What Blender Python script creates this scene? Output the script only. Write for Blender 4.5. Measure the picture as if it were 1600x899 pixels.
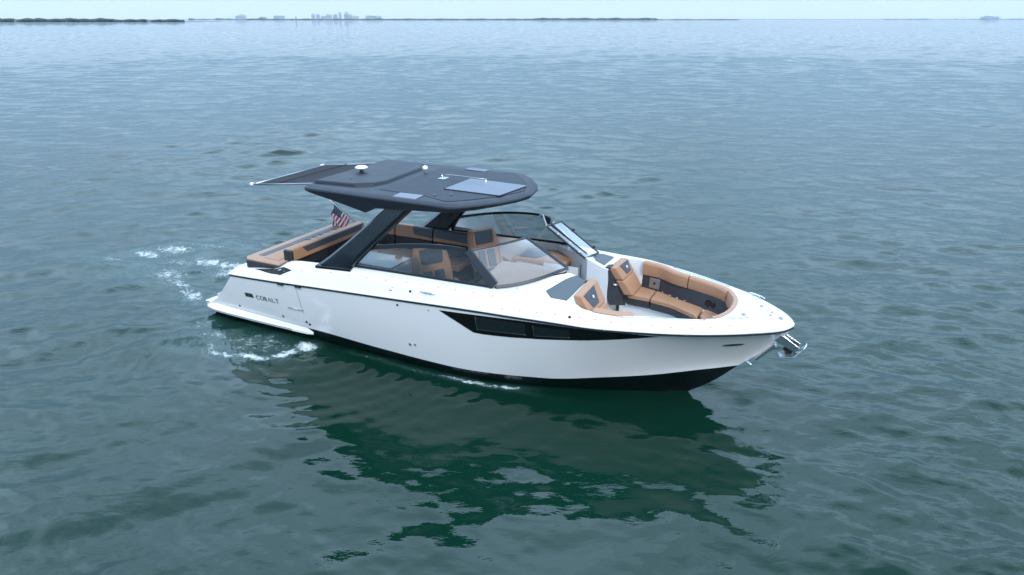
import bpy, bmesh, math, random, bisect
import numpy as np
from mathutils import Vector, Matrix
random.seed(7); rng = np.random.default_rng(11)
for _o in list(bpy.data.objects): bpy.data.objects.remove(_o)
S = bpy.context.scene
C = S.collection
PI = math.pi; R = math.radians
# ------------------------------------------------------------------ camera
CAM_H = 5.65
cd = bpy.data.cameras.new('camera'); cam = bpy.data.objects.new('camera', cd); C.objects.link(cam)
cd.sensor_width = 36; cd.lens = 36 * 1065.93 / 1600; cd.clip_start = .1; cd.clip_end = 60000
cam.location = (0, 0, CAM_H)
cam.rotation_euler = (PI/2 - math.atan((449.5 - 29.3) / 1065.93), 0, 0)
S.camera = cam
S.render.resolution_x = 1024; S.render.resolution_y = 575
S.view_settings.view_transform = 'Standard'; S.view_settings.look = 'None'
S.view_settings.gamma = 1; S.view_settings.use_curve_mapping = False
S.view_settings.exposure = 0.12
S.render.engine = 'CYCLES'
S.cycles.max_bounces = 8; S.cycles.transparent_max_bounces = 12; S.cycles.volume_bounces = 0
# ------------------------------------------------------------------ sky and sun
SUN_EL, SUN_AZ = 40, 158          # elevation; azimuth of the sun from +Y (ahead of the camera) towards +X
W = bpy.data.worlds.new('World'); S.world = W; W.use_nodes = True
nt = W.node_tree; nt.nodes.clear()
def N(t, typ, **k):
    n = t.nodes.new(typ)
    for a, v in k.items():
        if a in n.inputs.keys() if isinstance(a, str) else False: n.inputs[a].default_value = v
        else: setattr(n, a, v)
    return n
out = N(nt, 'ShaderNodeOutputWorld'); bg = N(nt, 'ShaderNodeBackground'); bg.inputs['Strength'].default_value = .12
sky = N(nt, 'ShaderNodeTexSky', sky_type='NISHITA', sun_disc=False)
sky.sun_elevation = R(SUN_EL); sky.sun_rotation = R(SUN_AZ); sky.altitude = 0; sky.air_density = 1.0; sky.dust_density = .6; sky.ozone_density = 1.5
# a thin veil of high cloud in the sky
tc = N(nt, 'ShaderNodeTexCoord'); sep = N(nt, 'ShaderNodeSeparateXYZ'); nt.links.new(tc.outputs['Generated'], sep.inputs[0])
az = N(nt, 'ShaderNodeMath', operation='MAXIMUM'); az.inputs[1].default_value = .06; nt.links.new(sep.outputs['Z'], az.inputs[0])
dx = N(nt, 'ShaderNodeMath', operation='DIVIDE'); dy = N(nt, 'ShaderNodeMath', operation='DIVIDE')
nt.links.new(sep.outputs['X'], dx.inputs[0]); nt.links.new(az.outputs[0], dx.inputs[1]); nt.links.new(sep.outputs['Y'], dy.inputs[0]); nt.links.new(az.outputs[0], dy.inputs[1])
cb = N(nt, 'ShaderNodeCombineXYZ'); nt.links.new(dx.outputs[0], cb.inputs[0]); nt.links.new(dy.outputs[0], cb.inputs[1])
no = N(nt, 'ShaderNodeTexNoise'); no.inputs['Scale'].default_value = 1.1; no.inputs['Detail'].default_value = 6; no.inputs['Distortion'].default_value = .6
nt.links.new(cb.outputs[0], no.inputs['Vector'])
rp = N(nt, 'ShaderNodeMapRange'); rp.inputs[1].default_value = .35; rp.inputs[2].default_value = .68; rp.inputs[3].default_value = .35; rp.inputs[4].default_value = .90
nt.links.new(no.outputs[0], rp.inputs[0])
mx = N(nt, 'ShaderNodeMix', data_type='RGBA')
# sunlit cloud is brightest high up and thins to pale blue at the horizon
el = N(nt, 'ShaderNodeMapRange', interpolation_type='SMOOTHSTEP'); el.inputs[1].default_value = .14; el.inputs[2].default_value = .50; nt.links.new(sep.outputs['Z'], el.inputs[0])
cc = N(nt, 'ShaderNodeMix', data_type='RGBA'); cc.inputs['A'].default_value = (3.5, 5.7, 8.3, 1); cc.inputs['B'].default_value = (15.2, 21.0, 28.0, 1)
top = N(nt, 'ShaderNodeMapRange', interpolation_type='SMOOTHSTEP'); top.inputs[1].default_value = .70; top.inputs[2].default_value = 1.0; top.inputs[3].default_value = 1; top.inputs[4].default_value = .5; nt.links.new(sep.outputs['Z'], top.inputs[0])
ef = N(nt, 'ShaderNodeMath', operation='MULTIPLY'); nt.links.new(el.outputs[0], ef.inputs[0]); nt.links.new(top.outputs[0], ef.inputs[1]); nt.links.new(ef.outputs[0], cc.inputs['Factor']); fr = N(nt, 'ShaderNodeMapRange'); fr.inputs[1].default_value = -1; fr.inputs[2].default_value = 1; fr.inputs[3].default_value = .75; fr.inputs[4].default_value = 1.95; nt.links.new(sep.outputs['Y'], fr.inputs[0])
fx = N(nt, 'ShaderNodeMapRange'); fx.inputs[1].default_value = .22; fx.inputs[2].default_value = .52; fx.inputs[3].default_value = 1; nt.links.new(sep.outputs['Z'], fx.inputs[0]); nt.links.new(fr.outputs[0], fx.inputs[4])   # cloud ahead is brightened to strengthen its reflection in the water
sm = N(nt, 'ShaderNodeVectorMath', operation='SCALE'); hc_ = N(nt, 'ShaderNodeMix', data_type='RGBA'); hc_.inputs['A'].default_value = (6.7, 7.7, 8.8, 1); hf = N(nt, 'ShaderNodeMapRange', interpolation_type='SMOOTHSTEP'); hf.inputs[1].default_value = .012; hf.inputs[2].default_value = .085
nt.links.new(sep.outputs['Z'], hf.inputs[0]); nt.links.new(hf.outputs[0], hc_.inputs['Factor']); nt.links.new(cc.outputs['Result'], hc_.inputs['B']); nt.links.new(hc_.outputs['Result'], sm.inputs[0])
lw = N(nt, 'ShaderNodeMapRange', interpolation_type='SMOOTHSTEP'); lw.inputs[1].default_value = .15; lw.inputs[2].default_value = .42; lw.inputs[3].default_value = .92; lw.inputs[4].default_value = 0; nt.links.new(sep.outputs['Z'], lw.inputs[0])
fm_ = N(nt, 'ShaderNodeMath', operation='MAXIMUM'); nt.links.new(rp.outputs[0], fm_.inputs[0]); nt.links.new(lw.outputs[0], fm_.inputs[1]); nt.links.new(fx.outputs[0], sm.inputs['Scale']); nt.links.new(sm.outputs[0], mx.inputs['B'])
nt.links.new(sky.outputs[0], mx.inputs['A']); nt.links.new(mx.outputs['Result'], bg.inputs['Color'])
nt.links.new(fm_.outputs[0], mx.inputs['Factor'])
nt.links.new(bg.outputs[0], out.inputs[0])
sl = bpy.data.lights.new('sun', 'SUN'); sl.energy = 2.1; sl.angle = R(11); sl.color = (1, .955, .89)
so = bpy.data.objects.new('sun', sl); C.objects.link(so)
_d = Vector((math.sin(R(SUN_AZ)) * math.cos(R(SUN_EL)), math.cos(R(SUN_AZ)) * math.cos(R(SUN_EL)), math.sin(R(SUN_EL))))
so.rotation_euler = _d.to_track_quat('Z', 'Y').to_euler(); so.location = (0, 30, 40)
WATER_A = (.002, .019, .011, 1); WATER_B = (.003, .025, .017, 1); WATER_R = .03; HAZE = .00005
_CS = {}
def cs(x, X, Y):
    """monotone cubic interpolation through the stations"""
    key = (id(X), id(Y))
    if key not in _CS:
        h = [X[i+1] - X[i] for i in range(len(X)-1)]; dl = [(Y[i+1] - Y[i]) / h[i] for i in range(len(h))]
        mm = [0.0] * len(X); mm[0] = dl[0]; mm[-1] = dl[-1]
        for i in range(1, len(X) - 1):
            if dl[i-1] * dl[i] > 0:
                w1 = 2*h[i] + h[i-1]; w2 = h[i] + 2*h[i-1]; mm[i] = (w1 + w2) / (w1/dl[i-1] + w2/dl[i])
        _CS[key] = (h, mm)
    h, mm = _CS[key]
    x = min(max(float(x), X[0]), X[-1]); k = min(max(bisect.bisect_right(X, x) - 1, 0), len(X) - 2)
    t = (x - X[k]) / h[k]
    return ((2*t**3-3*t**2+1)*Y[k] + (t**3-2*t**2+t)*h[k]*mm[k] + (-2*t**3+3*t**2)*Y[k+1] + (t**3-t**2)*h[k]*mm[k+1])
def smooth(t):
    t = min(max(float(t), 0.0), 1.0); return t*t*(3-2*t)
# hull lines in boat coordinates (x forward from the swim platform, y to port, z above the water)
RX = [0.4, 1.0, 3.0, 5.0, 7.0, 8.2, 9.2, 10.0, 10.6, 10.9, 11.0, 11.05]
RB = [1.44, 1.50, 1.61, 1.63, 1.62, 1.58, 1.33, .97, .57, .30, .14, 0.0]
RZ = [1.08, 1.11, 1.25, 1.37, 1.47, 1.505, 1.50, 1.485, 1.465, 1.45, 1.445, 1.44]
LX = [0.4, 3.0, 4.5, 5.9, 7.6, 8.5, 9.2, 9.9, 10.35]          # edge between white topside and black bottom
LY = [1.30, 1.37, 1.39, 1.37, 1.18, .92, .64, .30, 0.0]
LZ = [.28, .29, .25, .22, .31, .42, .50, .60, .63]
SX = [8.2, 9.2, 9.65, 10.0, 10.35, 10.54, 10.74, 10.98, 11.05]    # stem
SZ = [-.5, -.30, 0.0, .27, .63, .81, 1.0, 1.32, 1.44]
WLX = [.5, 2.8, 4.5, 5.8, 6.95, 7.8, 8.6, 9.2, 9.65]
WLY = [1.1, 1.18, 1.24, 1.24, 1.09, .82, .50, .22, 0.0]
def lo_y(x): return 0.0 if x > 10.35 else cs(x, LX, LY)
def lo_z(x): return cs(x, SX, SZ) if x > 10.35 else cs(x, LX, LZ)
def hull_y(x, z):
    """half breadth of the topside at height z"""
    zl = lo_z(x); zr = cs(x, RX, RZ); yl = lo_y(x); b = cs(x, RX, RB)
    t = min(max((z - zl) / max(zr - zl, 1e-4), 0.0), 1.0)
    fl = smooth((x - 7.0) / 3.0)
    f = t * (1 - fl) + fl * (t ** 1.25) + (1 - fl) * .35 * t * (1 - t)
    return yl + (b - yl) * f
def crest_w(x): return min(.33 - .13*smooth((x-7.6)/1.0), cs(x, RX, RB) * .7)
CX = [1.2, 1.7, 2.2, 2.55, 3.2, 4.0, 5.0, 6.0, 6.8, 7.6, 8.4, 9.4, 10.2, 10.8, 11.05]
CZ = [1.22, 1.30, 1.36, 1.53, 1.60, 1.655, 1.69, 1.715, 1.735, 1.70, 1.65, 1.615, 1.60, 1.54, 1.47]
def zdeck(x, y):
    b = cs(x, RX, RB); zr = cs(x, RX, RZ) + .03; zc = cs(x, CX, CZ); w = crest_w(x)
    t = min(max((b - abs(y)) / max(w, 1e-3), 0.0), 1.0)
    z = zr + (zc - zr) * math.sin(t * math.pi / 2)
    rise = .15 * smooth((1.22 - abs(y)) / .9) * (smooth((x - 6.2) / .5) * (1 - .75 * smooth((x - 7.6) / .45))) * (x < 8.6)
    crown = .035 * smooth((x - 10.0) / .4) * (1 - smooth((x - 10.8) / .3)) * max(1 - abs(y), 0)
    return z + rise + crown
IX = [1.2, 2.4, 3.2, 6.74, 6.80, 7.62, 7.66, 8.02, 8.08, 8.3, 8.7, 8.85, 9.05, 9.45, 9.95, 10.08, 10.16, 10.2]
IY = [1.20, 1.24, 1.28, 1.24, 1.16, .42, .38, .38, 1.15, 1.27, 1.23, 1.17, 1.04, .90, .66, .50, .28, 0.0]
def INN(x): return float(np.interp(x, IX, IY)) if x < 8.1 else float(cs(x, IX, IY))
# ------------------------------------------------------------------ materials
def mat(name, col, rough=.5, metal=0, coat=0, noise=0, nscale=20, bump=0, bscale=60, ior=1.5, spec=.5):
    m = bpy.data.materials.new(name); m.use_nodes = True; t = m.node_tree; p = t.nodes['Principled BSDF']
    p.inputs['Base Color'].default_value = (*col, 1); p.inputs['Roughness'].default_value = rough; p.inputs['Metallic'].default_value = metal
    p.inputs['Coat Weight'].default_value = coat; p.inputs['Coat Roughness'].default_value = .06; p.inputs['IOR'].default_value = ior; p.inputs['Specular IOR Level'].default_value = spec
    co = N(t, 'ShaderNodeTexCoord')
    if noise:
        n = N(t, 'ShaderNodeTexNoise'); n.inputs['Scale'].default_value = nscale; n.inputs['Detail'].default_value = 5
        t.links.new(co.outputs['Object'], n.inputs['Vector'])
        r = N(t, 'ShaderNodeMapRange'); r.inputs[3].default_value = 1 - noise; r.inputs[4].default_value = 1 + noise * .6; t.links.new(n.outputs[0], r.inputs[0])
        v = N(t, 'ShaderNodeMix', data_type='RGBA', blend_type='MULTIPLY'); v.inputs['Factor'].default_value = 1; v.inputs['A'].default_value = (*col, 1)
        t.links.new(r.outputs[0], v.inputs['B']); t.links.new(v.outputs['Result'], p.inputs['Base Color'])
        r2 = N(t, 'ShaderNodeMapRange'); r2.inputs[3].default_value = max(rough - .08, .02); r2.inputs[4].default_value = rough + .1; t.links.new(n.outputs[0], r2.inputs[0]); t.links.new(r2.outputs[0], p.inputs['Roughness'])
    if bump:
        n = N(t, 'ShaderNodeTexNoise'); n.inputs['Scale'].default_value = bscale; n.inputs['Detail'].default_value = 4; t.links.new(co.outputs['Object'], n.inputs['Vector'])
        b = N(t, 'ShaderNodeBump'); b.inputs['Distance'].default_value = bump; b.inputs['Strength'].default_value = .6; t.links.new(n.outputs[0], b.inputs['Height']); t.links.new(b.outputs[0], p.inputs['Normal'])
    return m
M = {}
M['gel'] = mat('white_gelcoat', (.655, .64, .62), .3, coat=.5, noise=.03, nscale=1.3)
M['hull'] = mat('hull_white_gelcoat', (.80, .79, .78), .14, coat=.8, noise=.03, nscale=.8)
M['nonskid'] = mat('light_grey_deck_floor', (.60, .61, .61), .7, noise=.06, nscale=9, bump=.002, bscale=160)
M['liner'] = mat('cockpit_liner', (.62, .63, .64), .4, noise=.04, nscale=3)
M['black'] = mat('black_gelcoat', (.004, .005, .008), .16, coat=.3)
M['blackglass'] = mat('black_glass', (.004, .005, .006), .06)
M['pane'] = mat('dark_window_pane', (.010, .016, .018), .03)
M['arch'] = mat('gloss_black_arch', (.006, .011, .016), .14, coat=.5)
M['char'] = mat('charcoal_hardtop', (.015, .021, .031), .5, spec=.28, noise=.10, nscale=3)
M['char2'] = mat('charcoal_recess', (.020, .026, .038), .6, spec=.28, noise=.12, nscale=5)
M['under'] = mat('hardtop_underside', (.03, .035, .045), .6)
M['sky_panel'] = mat('grey_skylight', (.10, .115, .15), .3, noise=.06, nscale=4)
M['frame'] = mat('charcoal_frame', (.010, .014, .020), .3, coat=.2)
M['framek'] = mat('black_frame', (.004, .005, .006), .25)
M['tan'] = mat('tan_vinyl', (.36, .19, .105), .5, noise=.09, nscale=7, bump=.004, bscale=22)
M['tan2'] = mat('tan_piping_vinyl', (.36, .205, .135), .5, noise=.08, nscale=9)
M['dvinyl'] = mat('charcoal_vinyl', (.020, .022, .028), .5, noise=.15, nscale=12, bump=.004, bscale=30)
M['gvinyl'] = mat('slate_vinyl_insert', (.050, .058, .075), .5, noise=.1, nscale=14, bump=.003, bscale=50)
M['pad'] = mat('grey_traction_pad', (.07, .09, .10), .6, noise=.08, nscale=20, bump=.002, bscale=200)
M['teak'] = mat('brown_deck_mat', (.27, .165, .115), .6, noise=.15, nscale=14)
M['dash'] = mat('taupe_dash', (.46, .34, .27), .5, noise=.12, nscale=4, bump=.01, bscale=5)
M['steel'] = mat('stainless_steel', (.62, .64, .66), .18, metal=1, noise=.05, nscale=30)
M['steeld'] = mat('dark_steel', (.30, .31, .33), .3, metal=1)  # darker, rougher steel for poles, studs and small fittings
M['rubber'] = mat('black_rubber', (.012, .012, .013), .7)
M['plastic'] = mat('white_plastic', (.82, .82, .80), .35)
M['gap'] = mat('dark_gap', (.008, .009, .010), .8)
M['navy'] = mat('navy_cloth', (.012, .02, .075), .8, noise=.1, nscale=30)
M['red'] = mat('red_cloth', (.46, .015, .025), .8, noise=.1, nscale=30)
M['white'] = mat('white_cloth', (.75, .75, .75), .8, noise=.05, nscale=30)
M['letter'] = mat('dark_lettering', (.02, .022, .028), .35)
M['screen'] = mat('black_display', (.006, .007, .009), .08)
def canvas():
    m = mat('grey_mesh_canvas', (.030, .033, .038), .9, noise=.1, nscale=6, spec=.15)
    t = m.node_tree; p = t.nodes['Principled BSDF']; co = N(t, 'ShaderNodeTexCoord')
    w = N(t, 'ShaderNodeTexWave'); w.inputs['Scale'].default_value = 18; t.links.new(co.outputs['Object'], w.inputs['Vector'])
    b = N(t, 'ShaderNodeBump'); b.inputs['Distance'].default_value = .002; t.links.new(w.outputs[0], b.inputs['Height']); t.links.new(b.outputs[0], p.inputs['Normal'])
    return m
M['canvas'] = canvas()
def glassm(name, tint, refl=1.0):
    m = bpy.data.materials.new(name); m.use_nodes = True; t = m.node_tree; t.nodes.clear()
    o = N(t, 'ShaderNodeOutputMaterial'); a = N(t, 'ShaderNodeBsdfTransparent'); a.inputs[0].default_value = (*tint, 1)
    g = N(t, 'ShaderNodeBsdfGlossy'); g.inputs['Roughness'].default_value = .015; g.inputs['Color'].default_value = (refl, refl, refl, 1)
    f = N(t, 'ShaderNodeFresnel'); f.inputs[0].default_value = 1.52
    co = N(t, 'ShaderNodeTexCoord'); n = N(t, 'ShaderNodeTexNoise'); n.inputs['Scale'].default_value = 2.2; t.links.new(co.outputs['Object'], n.inputs['Vector'])
    b = N(t, 'ShaderNodeBump'); b.inputs['Distance'].default_value = .012; b.inputs['Strength'].default_value = .15; t.links.new(n.outputs[0], b.inputs['Height']); t.links.new(b.outputs[0], g.inputs['Normal'])
    k = N(t, 'ShaderNodeMath', operation='MULTIPLY'); k.inputs[1].default_value = 2.4; t.links.new(f.outputs[0], k.inputs[0])
    x = N(t, 'ShaderNodeMixShader'); t.links.new(k.outputs[0], x.inputs[0]); t.links.new(a.outputs[0], x.inputs[1]); t.links.new(g.outputs[0], x.inputs[2]); t.links.new(x.outputs[0], o.inputs[0])
    return m
M['glass'] = glassm('tinted_glass', (.56, .60, .62)); M['clear'] = glassm('clear_glass', (.86, .90, .92))
# ------------------------------------------------------------------ mesh helpers
def link(name, verts, faces, m, parent=None, smooth=False, bevel=0, seg=2, sub=0):
    me = bpy.data.meshes.new(name); me.from_pydata([tuple(map(float, v)) for v in verts], [], [tuple(int(i) for i in f) for f in faces]); me.validate()
    bm = bmesh.new(); bm.from_mesh(me); bmesh.ops.recalc_face_normals(bm, faces=bm.faces); bm.to_mesh(me); bm.free()
    for mm in (m if isinstance(m, (list, tuple)) else [m]): me.materials.append(mm)
    o = bpy.data.objects.new(name, me); C.objects.link(o); o.parent = parent
    if smooth or bevel:
        for p in me.polygons: p.use_smooth = True
    if bevel:
        b = o.modifiers.new('bevel', 'BEVEL'); b.width = bevel; b.segments = seg; b.limit_method = 'ANGLE'; b.angle_limit = R(28); b.harden_normals = True
    if sub:
        s = o.modifiers.new('sub', 'SUBSURF'); s.levels = sub; s.render_levels = sub
    return o
class MB:
    """collects shapes into one mesh"""
    def __init__(s): s.v = []; s.f = []
    def add(s, v, f): k = len(s.v); s.v += [tuple(map(float, p)) for p in v]; s.f += [tuple(int(i) + k for i in q) for q in f]; return s
    def box(s, x0, x1, y0, y1, z0, z1):
        return s.hexa([(x0,y0,z0),(x1,y0,z0),(x1,y1,z0),(x0,y1,z0)], [(x0,y0,z1),(x1,y0,z1),(x1,y1,z1),(x0,y1,z1)])
    def hexa(s, a, b):          # two loops of equal length, capped
        n = len(a); return s.add(list(a) + list(b), [tuple(range(n))[::-1], tuple(range(n, 2*n))] + [(i, (i+1) % n, n + (i+1) % n, n + i) for i in range(n)])
    def loops(s, L, cap=True, closed=True):
        n = len(L[0]); v = [p for l in L for p in l]; f = []
        for j in range(len(L) - 1):
            for i in range(n if closed else n - 1): f.append((j*n+i, j*n+(i+1) % n, (j+1)*n+(i+1) % n, (j+1)*n+i))
        if cap: f += [tuple(range(n))[::-1], tuple(range((len(L)-1)*n, len(L)*n))]
        return s.add(v, f)
    def tube(s, pts, r, n=8, closed=False):
        P = [Vector(p) for p in pts]; L = []
        rr = r if isinstance(r, (list, tuple)) else [r] * len(P)
        for i, p in enumerate(P):
            a = P[i-1] if (i > 0 or closed) else P[i]; b = P[(i+1) % len(P)] if (i < len(P)-1 or closed) else P[i]
            t = (b - a).normalized(); u = t.cross(Vector((0, 0, 1)));
            if u.length < .01: u = t.cross(Vector((1, 0, 0)))
            u.normalize(); w = u.cross(t)
            L.append([tuple(p + (u * math.cos(k*2*PI/n) + w * math.sin(k*2*PI/n)) * rr[i]) for k in range(n)])
        if closed: L.append(L[0])
        return s.loops(L, cap=not closed)
    def lathe(s, c, prof, n=20, axis=(0, 0, 1)):
        q = Vector((0, 0, 1)).rotation_difference(Vector(axis).normalized())
        L = [[tuple(Vector(c) + q @ Vector((r*math.cos(k*2*PI/n), r*math.sin(k*2*PI/n), z))) for k in range(n)] for r, z in prof]
        return s.loops(L)
    def build(s, name, m, parent=None, **k): return link(name, s.v, s.f, m, parent, **k)
def tag(o, label, cat, group=None, kind=None):
    if label: o['label'] = label
    if cat: o['category'] = cat
    if group: o['group'] = group
    if kind: o['kind'] = kind
    return o
def empty(name, loc=(0, 0, 0), rz=0, parent=None):
    o = bpy.data.objects.new(name, None); C.objects.link(o); o.location = loc; o.rotation_euler = (0, 0, rz); o.empty_display_size = .3; o.parent = parent; return o
# ------------------------------------------------------------------ the boat
BX, BY, BYAW = -5.7456, 14.0411, -.46122
boat = empty('motor_boat', (BX, BY, 0), BYAW)
tag(boat, 'white open motor yacht with black hardtop and tan seats on the green water', 'boat')
B = boat
def slant(x): return np.interp(x, [.12, .26, .46, .62, 1.22], [.27, .31, .425, .545, 1.12])
def stations(a, b, n): return [a + (b - a) * i / n for i in range(n + 1)]
# topsides
XS = stations(.12, 1.22, 22) + stations(1.22, 8.8, 76)[1:] + [8.8 + 2.24 * (1 - (1 - i/60) ** 1.6) for i in range(1, 61)]
XS = [min(x, 11.045) for x in XS]
m = MB(); K = 16
for sd in (-1, 1):
    rows = []
    for x in XS:
        zt = min(float(cs(x, RX, RZ)), float(slant(x)) if x < 1.22 else 9); zl = float(lo_z(x)); zl = min(zl, zt - .02)
        rows.append([(x, sd * float(hull_y(x, zl + (zt - zl) * k / K)), zl + (zt - zl) * k / K) for k in range(K + 1)])
    k0 = len(m.v); m.loops(rows, cap=False, closed=False)
# close the aft edge
rows = []
for x in stations(.12, 1.22, 22):
    zt = float(slant(x)); y = float(hull_y(x, zt)); rows.append([(x, y * s / 6, zt) for s in range(-6, 7)])
m.loops(rows, cap=False, closed=False)
hull = m.build('hull', M['hull'], B, smooth=True)
# bottom
def wl(x): return float(cs(x, WLX, WLY)) if x < 9.65 else 0
m = MB()
for sd in (-1, 1):
    rows = []
    for x in XS:
        if x > 10.36: break
        yl = float(lo_y(x)); zl = float(lo_z(x)); zk = float(cs(x, SX, SZ)) if x > 8.2 else -.5
        if zk < 0: p = [(yl, zl), (yl + (wl(x) - yl) * .45, zl * .5), (wl(x), 0), (wl(x) * .7, zk * .4), (wl(x) * .4, zk * .75), (0, zk)]
        else: p = [(yl + (0 - yl) * t, zl + (zk - zl) * t) for t in (0, .2, .4, .6, .8, 1)]
        rows.append([(x, sd * a, b) for a, b in p])
    m.loops(rows, cap=False, closed=False)
x = .12; m.add([(x, 1.3, .28), (x, 1.1, 0), (x, 0, -.5), (x, -1.1, 0), (x, -1.3, .28)], [(0, 1, 2, 3, 4)])
bottom = m.build('hull_bottom', M['black'], B, smooth=True)
bottom['label'] = 'black painted hull bottom'
# hull window graphics on both sides
WT = np.array([(5.924,1.34),(6.266,1.362),(6.575,1.383),(7.214,1.428),(7.836,1.462),(8.419,1.474),(8.944,1.463),(9.36,1.434)])
WB = np.array([(5.924,1.335),(6.209,1.197),(6.509,1.042),(6.66,1.042),(6.846,1.055),(7.175,1.088),(7.8,1.17),(8.387,1.26),(8.927,1.346),(9.36,1.43)])
def hull_patch(name, top, bot, m_, parent, sd, off, nx=60, nz=6):
    rows = []
    for x in np.linspace(top[0][0], top[-1][0], nx):
        a = np.interp(x, top[:, 0], top[:, 1]); b = np.interp(x, bot[:, 0], bot[:, 1])
        rows.append([(x, sd * (float(hull_y(x, b + (a - b) * k / nz)) + off), b + (a - b) * k / nz) for k in range(nz + 1)])
    return MB().loops(rows, cap=False, closed=False).build(name, m_, parent, smooth=True)
for sd in (-1, 1):
    w = hull_patch('hull_window', WT, WB, M['blackglass'], hull, sd, .005, 90)
    for (a, b, ta, tb, ba, bb) in ((6.58, 7.42, 1.352, 1.398, 1.118, 1.188), (7.55, 8.12, 1.386, 1.415, 1.198, 1.268)):
        hull_patch('window_pane', np.array([(a, ta), (b, tb)]), np.array([(a, ba), (b, bb)]), M['pane'], w, sd, .010, 20, 3)
        # thin lighter rim along the lower and aft edge of each pane
        pts = [(a, ta), (a, ba)] + [(a + (b - a) * i / 8, ba + (bb - ba) * i / 8) for i in range(1, 9)]
        MB().tube([(x, sd * (float(hull_y(x, z)) + .012), z) for x, z in pts], .006, 6).build('window_rim', M['frame'], w, smooth=True)
# rub rail: black tube painted in as the shadow under the lip, thin steel insert
for sd in (-1, 1):
    xs = [1.16] + stations(1.25, 10.6, 70) + [10.6 + .44 * (1 - (1 - i/14) ** 2) for i in range(1, 15)]
    pts = [(x, sd * (float(cs(x, RX, RB)) + .004), float(cs(x, RX, RZ)) - .012) for x in xs]
    r = MB().tube(pts, .013, 6).build('rub_rail_shadow', M['gap'], B, smooth=True)
    MB().tube([(x, y + sd * .014, z + .026) for x, y, z in pts], .008, 6).build('steel_insert', M['steel'], r, smooth=True)
# deck
DX = stations(1.16, 6.74, 60) + stations(6.74, 7.66, 24)[1:] + stations(7.66, 8.02, 8)[1:] + [8.04, 8.06, 8.08] + stations(8.08, 9.9, 50)[1:] + stations(9.9, 10.2, 20)[1:] + stations(10.2, 11.0, 24)[1:] + [11.02, 11.04, 11.05]
m = MB(); ln = MB()
def liner_y(x, z): return max(min(INN(x), float(hull_y(min(x, 10.2), max(z, .7))) - .10), 0.0)
for sd in (-1, 1):
    rows = []; lr = []
    for x in DX:
        b = float(cs(x, RX, RB)); i = INN(x) if x < 10.2 else 0; zr = float(cs(x, RX, RZ))
        row = [(x, sd * (b + .012), zr + .005), (x, sd * (b + .026), zr + .018), (x, sd * (b + .022), zr + .032)]
        for k in range(17):
            t = (k / 16) ** 1.15; y = b + (i - b) * t; row.append((x, sd * y, float(zdeck(x, y))))
        rows.append(row)
        if x < 10.2:
            zt = float(zdeck(x, i)); lr.append([(x, sd * (i + (liner_y(x, .8) - i) * t), zt + (.74 - zt) * t - (.0 if t else 0)) for t in (0, .03, .15, .4, .7, 1)])
    m.loops(rows, cap=False, closed=False); ln.loops(lr, cap=False, closed=False)
# deck across behind the sun pad, blending down to the transom
m.loops([[(x, s * 1.205 / 6, float(zdeck(x, 1.2)) - .003) for s in range(-6, 7)] for x in (1.16, 1.3, 1.45)], cap=False, closed=False)
deck = m.build('deck', M['gel'], B, smooth=True)
liner = ln.build('cockpit_liner', M['liner'], B, smooth=False)
sole = MB()
rows = [[(x, liner_y(x, .8) * s, .75) for s in (-1, -.5, 0, .5, 1)] for x in DX if 2.3 < x < 10.15]
sole.loops(rows, cap=False, closed=False); sole.build('cockpit_floor', M['nonskid'], B)
# anti-skid pads on the foredeck
def deck_patch(name, poly, mm, parent, off=.006, n=10, sd=1):
    # poly: quad corners (x, y): a->b aft edge, d->c fore edge
    a, b, c, d = [np.array(p, float) for p in poly]; rows = []
    for i in range(n + 1):
        u = i / n; p = a + (d - a) * u; q = b + (c - b) * u
        rows.append([(*(p + (q - p) * k / n), 0) for k in range(n + 1)])
    rows = [[(x, sd * y, float(zdeck(x, y)) + off) for x, y, _ in r] for r in rows]
    return MB().loops(rows, cap=False, closed=False).build(name, mm, parent, smooth=True)
for sd in (-1, 1):
    deck_patch('traction_pad', [(7.50, 1.00), (7.76, .36 if sd < 0 else .5), (7.93, .40 if sd < 0 else .5), (7.90, 1.14)], M['pad'], deck, sd=sd)
    deck_patch('traction_pad', [(7.50, 1.01), (7.515, .97), (7.89, 1.13), (7.66, 1.17)], M['pad'], deck, off=.0065, sd=sd)
# side vent recess
for sd in (-1, 1):
    deck_patch('side_vent', [(1.70, 1.375), (2.49, 1.53), (2.73, 1.47), (2.15, 1.34)], M['gap'], deck, sd=sd)
    MB().tube([(2.33, sd * 1.45, float(zdeck(2.33, 1.45)) + .01), (2.47, sd * 1.455, float(zdeck(2.47, 1.455)) + .012)], .012, 6).build('vent_latch', M['steel'], deck, smooth=True)
# snaps, fillers, cleats
sn = None
spots = [(2.55,1.48),(2.96,1.46),(3.28,1.45),(3.62,1.45),(4.02,1.46),(4.4,1.46),(4.8,1.46),(5.2,1.44),(5.51,1.44),(5.82,1.44),(6.13,1.44),(6.46,1.44),(6.8,1.44),
         (7.03,1.57),(7.32,1.55),(7.58,1.53),(7.87,1.50),(8.24,1.47),(8.47,1.44),(8.7,1.4),(8.96,1.32),(9.26,1.22),(9.5,1.14),(9.76,1.02),(10.0,.88),(10.24,.72),(7.06,1.12),(7.3,.86),(7.5,.62)]
for sd in (-1, 1):
    for x, y in spots:
        z = float(zdeck(x, y))
        if sn is None: o = sn = MB().lathe((0, 0, 0), [(0.001, .008), (.008, .007), (.012, 0), (.012, -.004)][::-1], 8).build('snap_stud', M['steeld'], deck, smooth=True)
        else: o = sn.copy(); C.objects.link(o)
        o.parent = deck; o.location = (x, sd * y, z)
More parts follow.
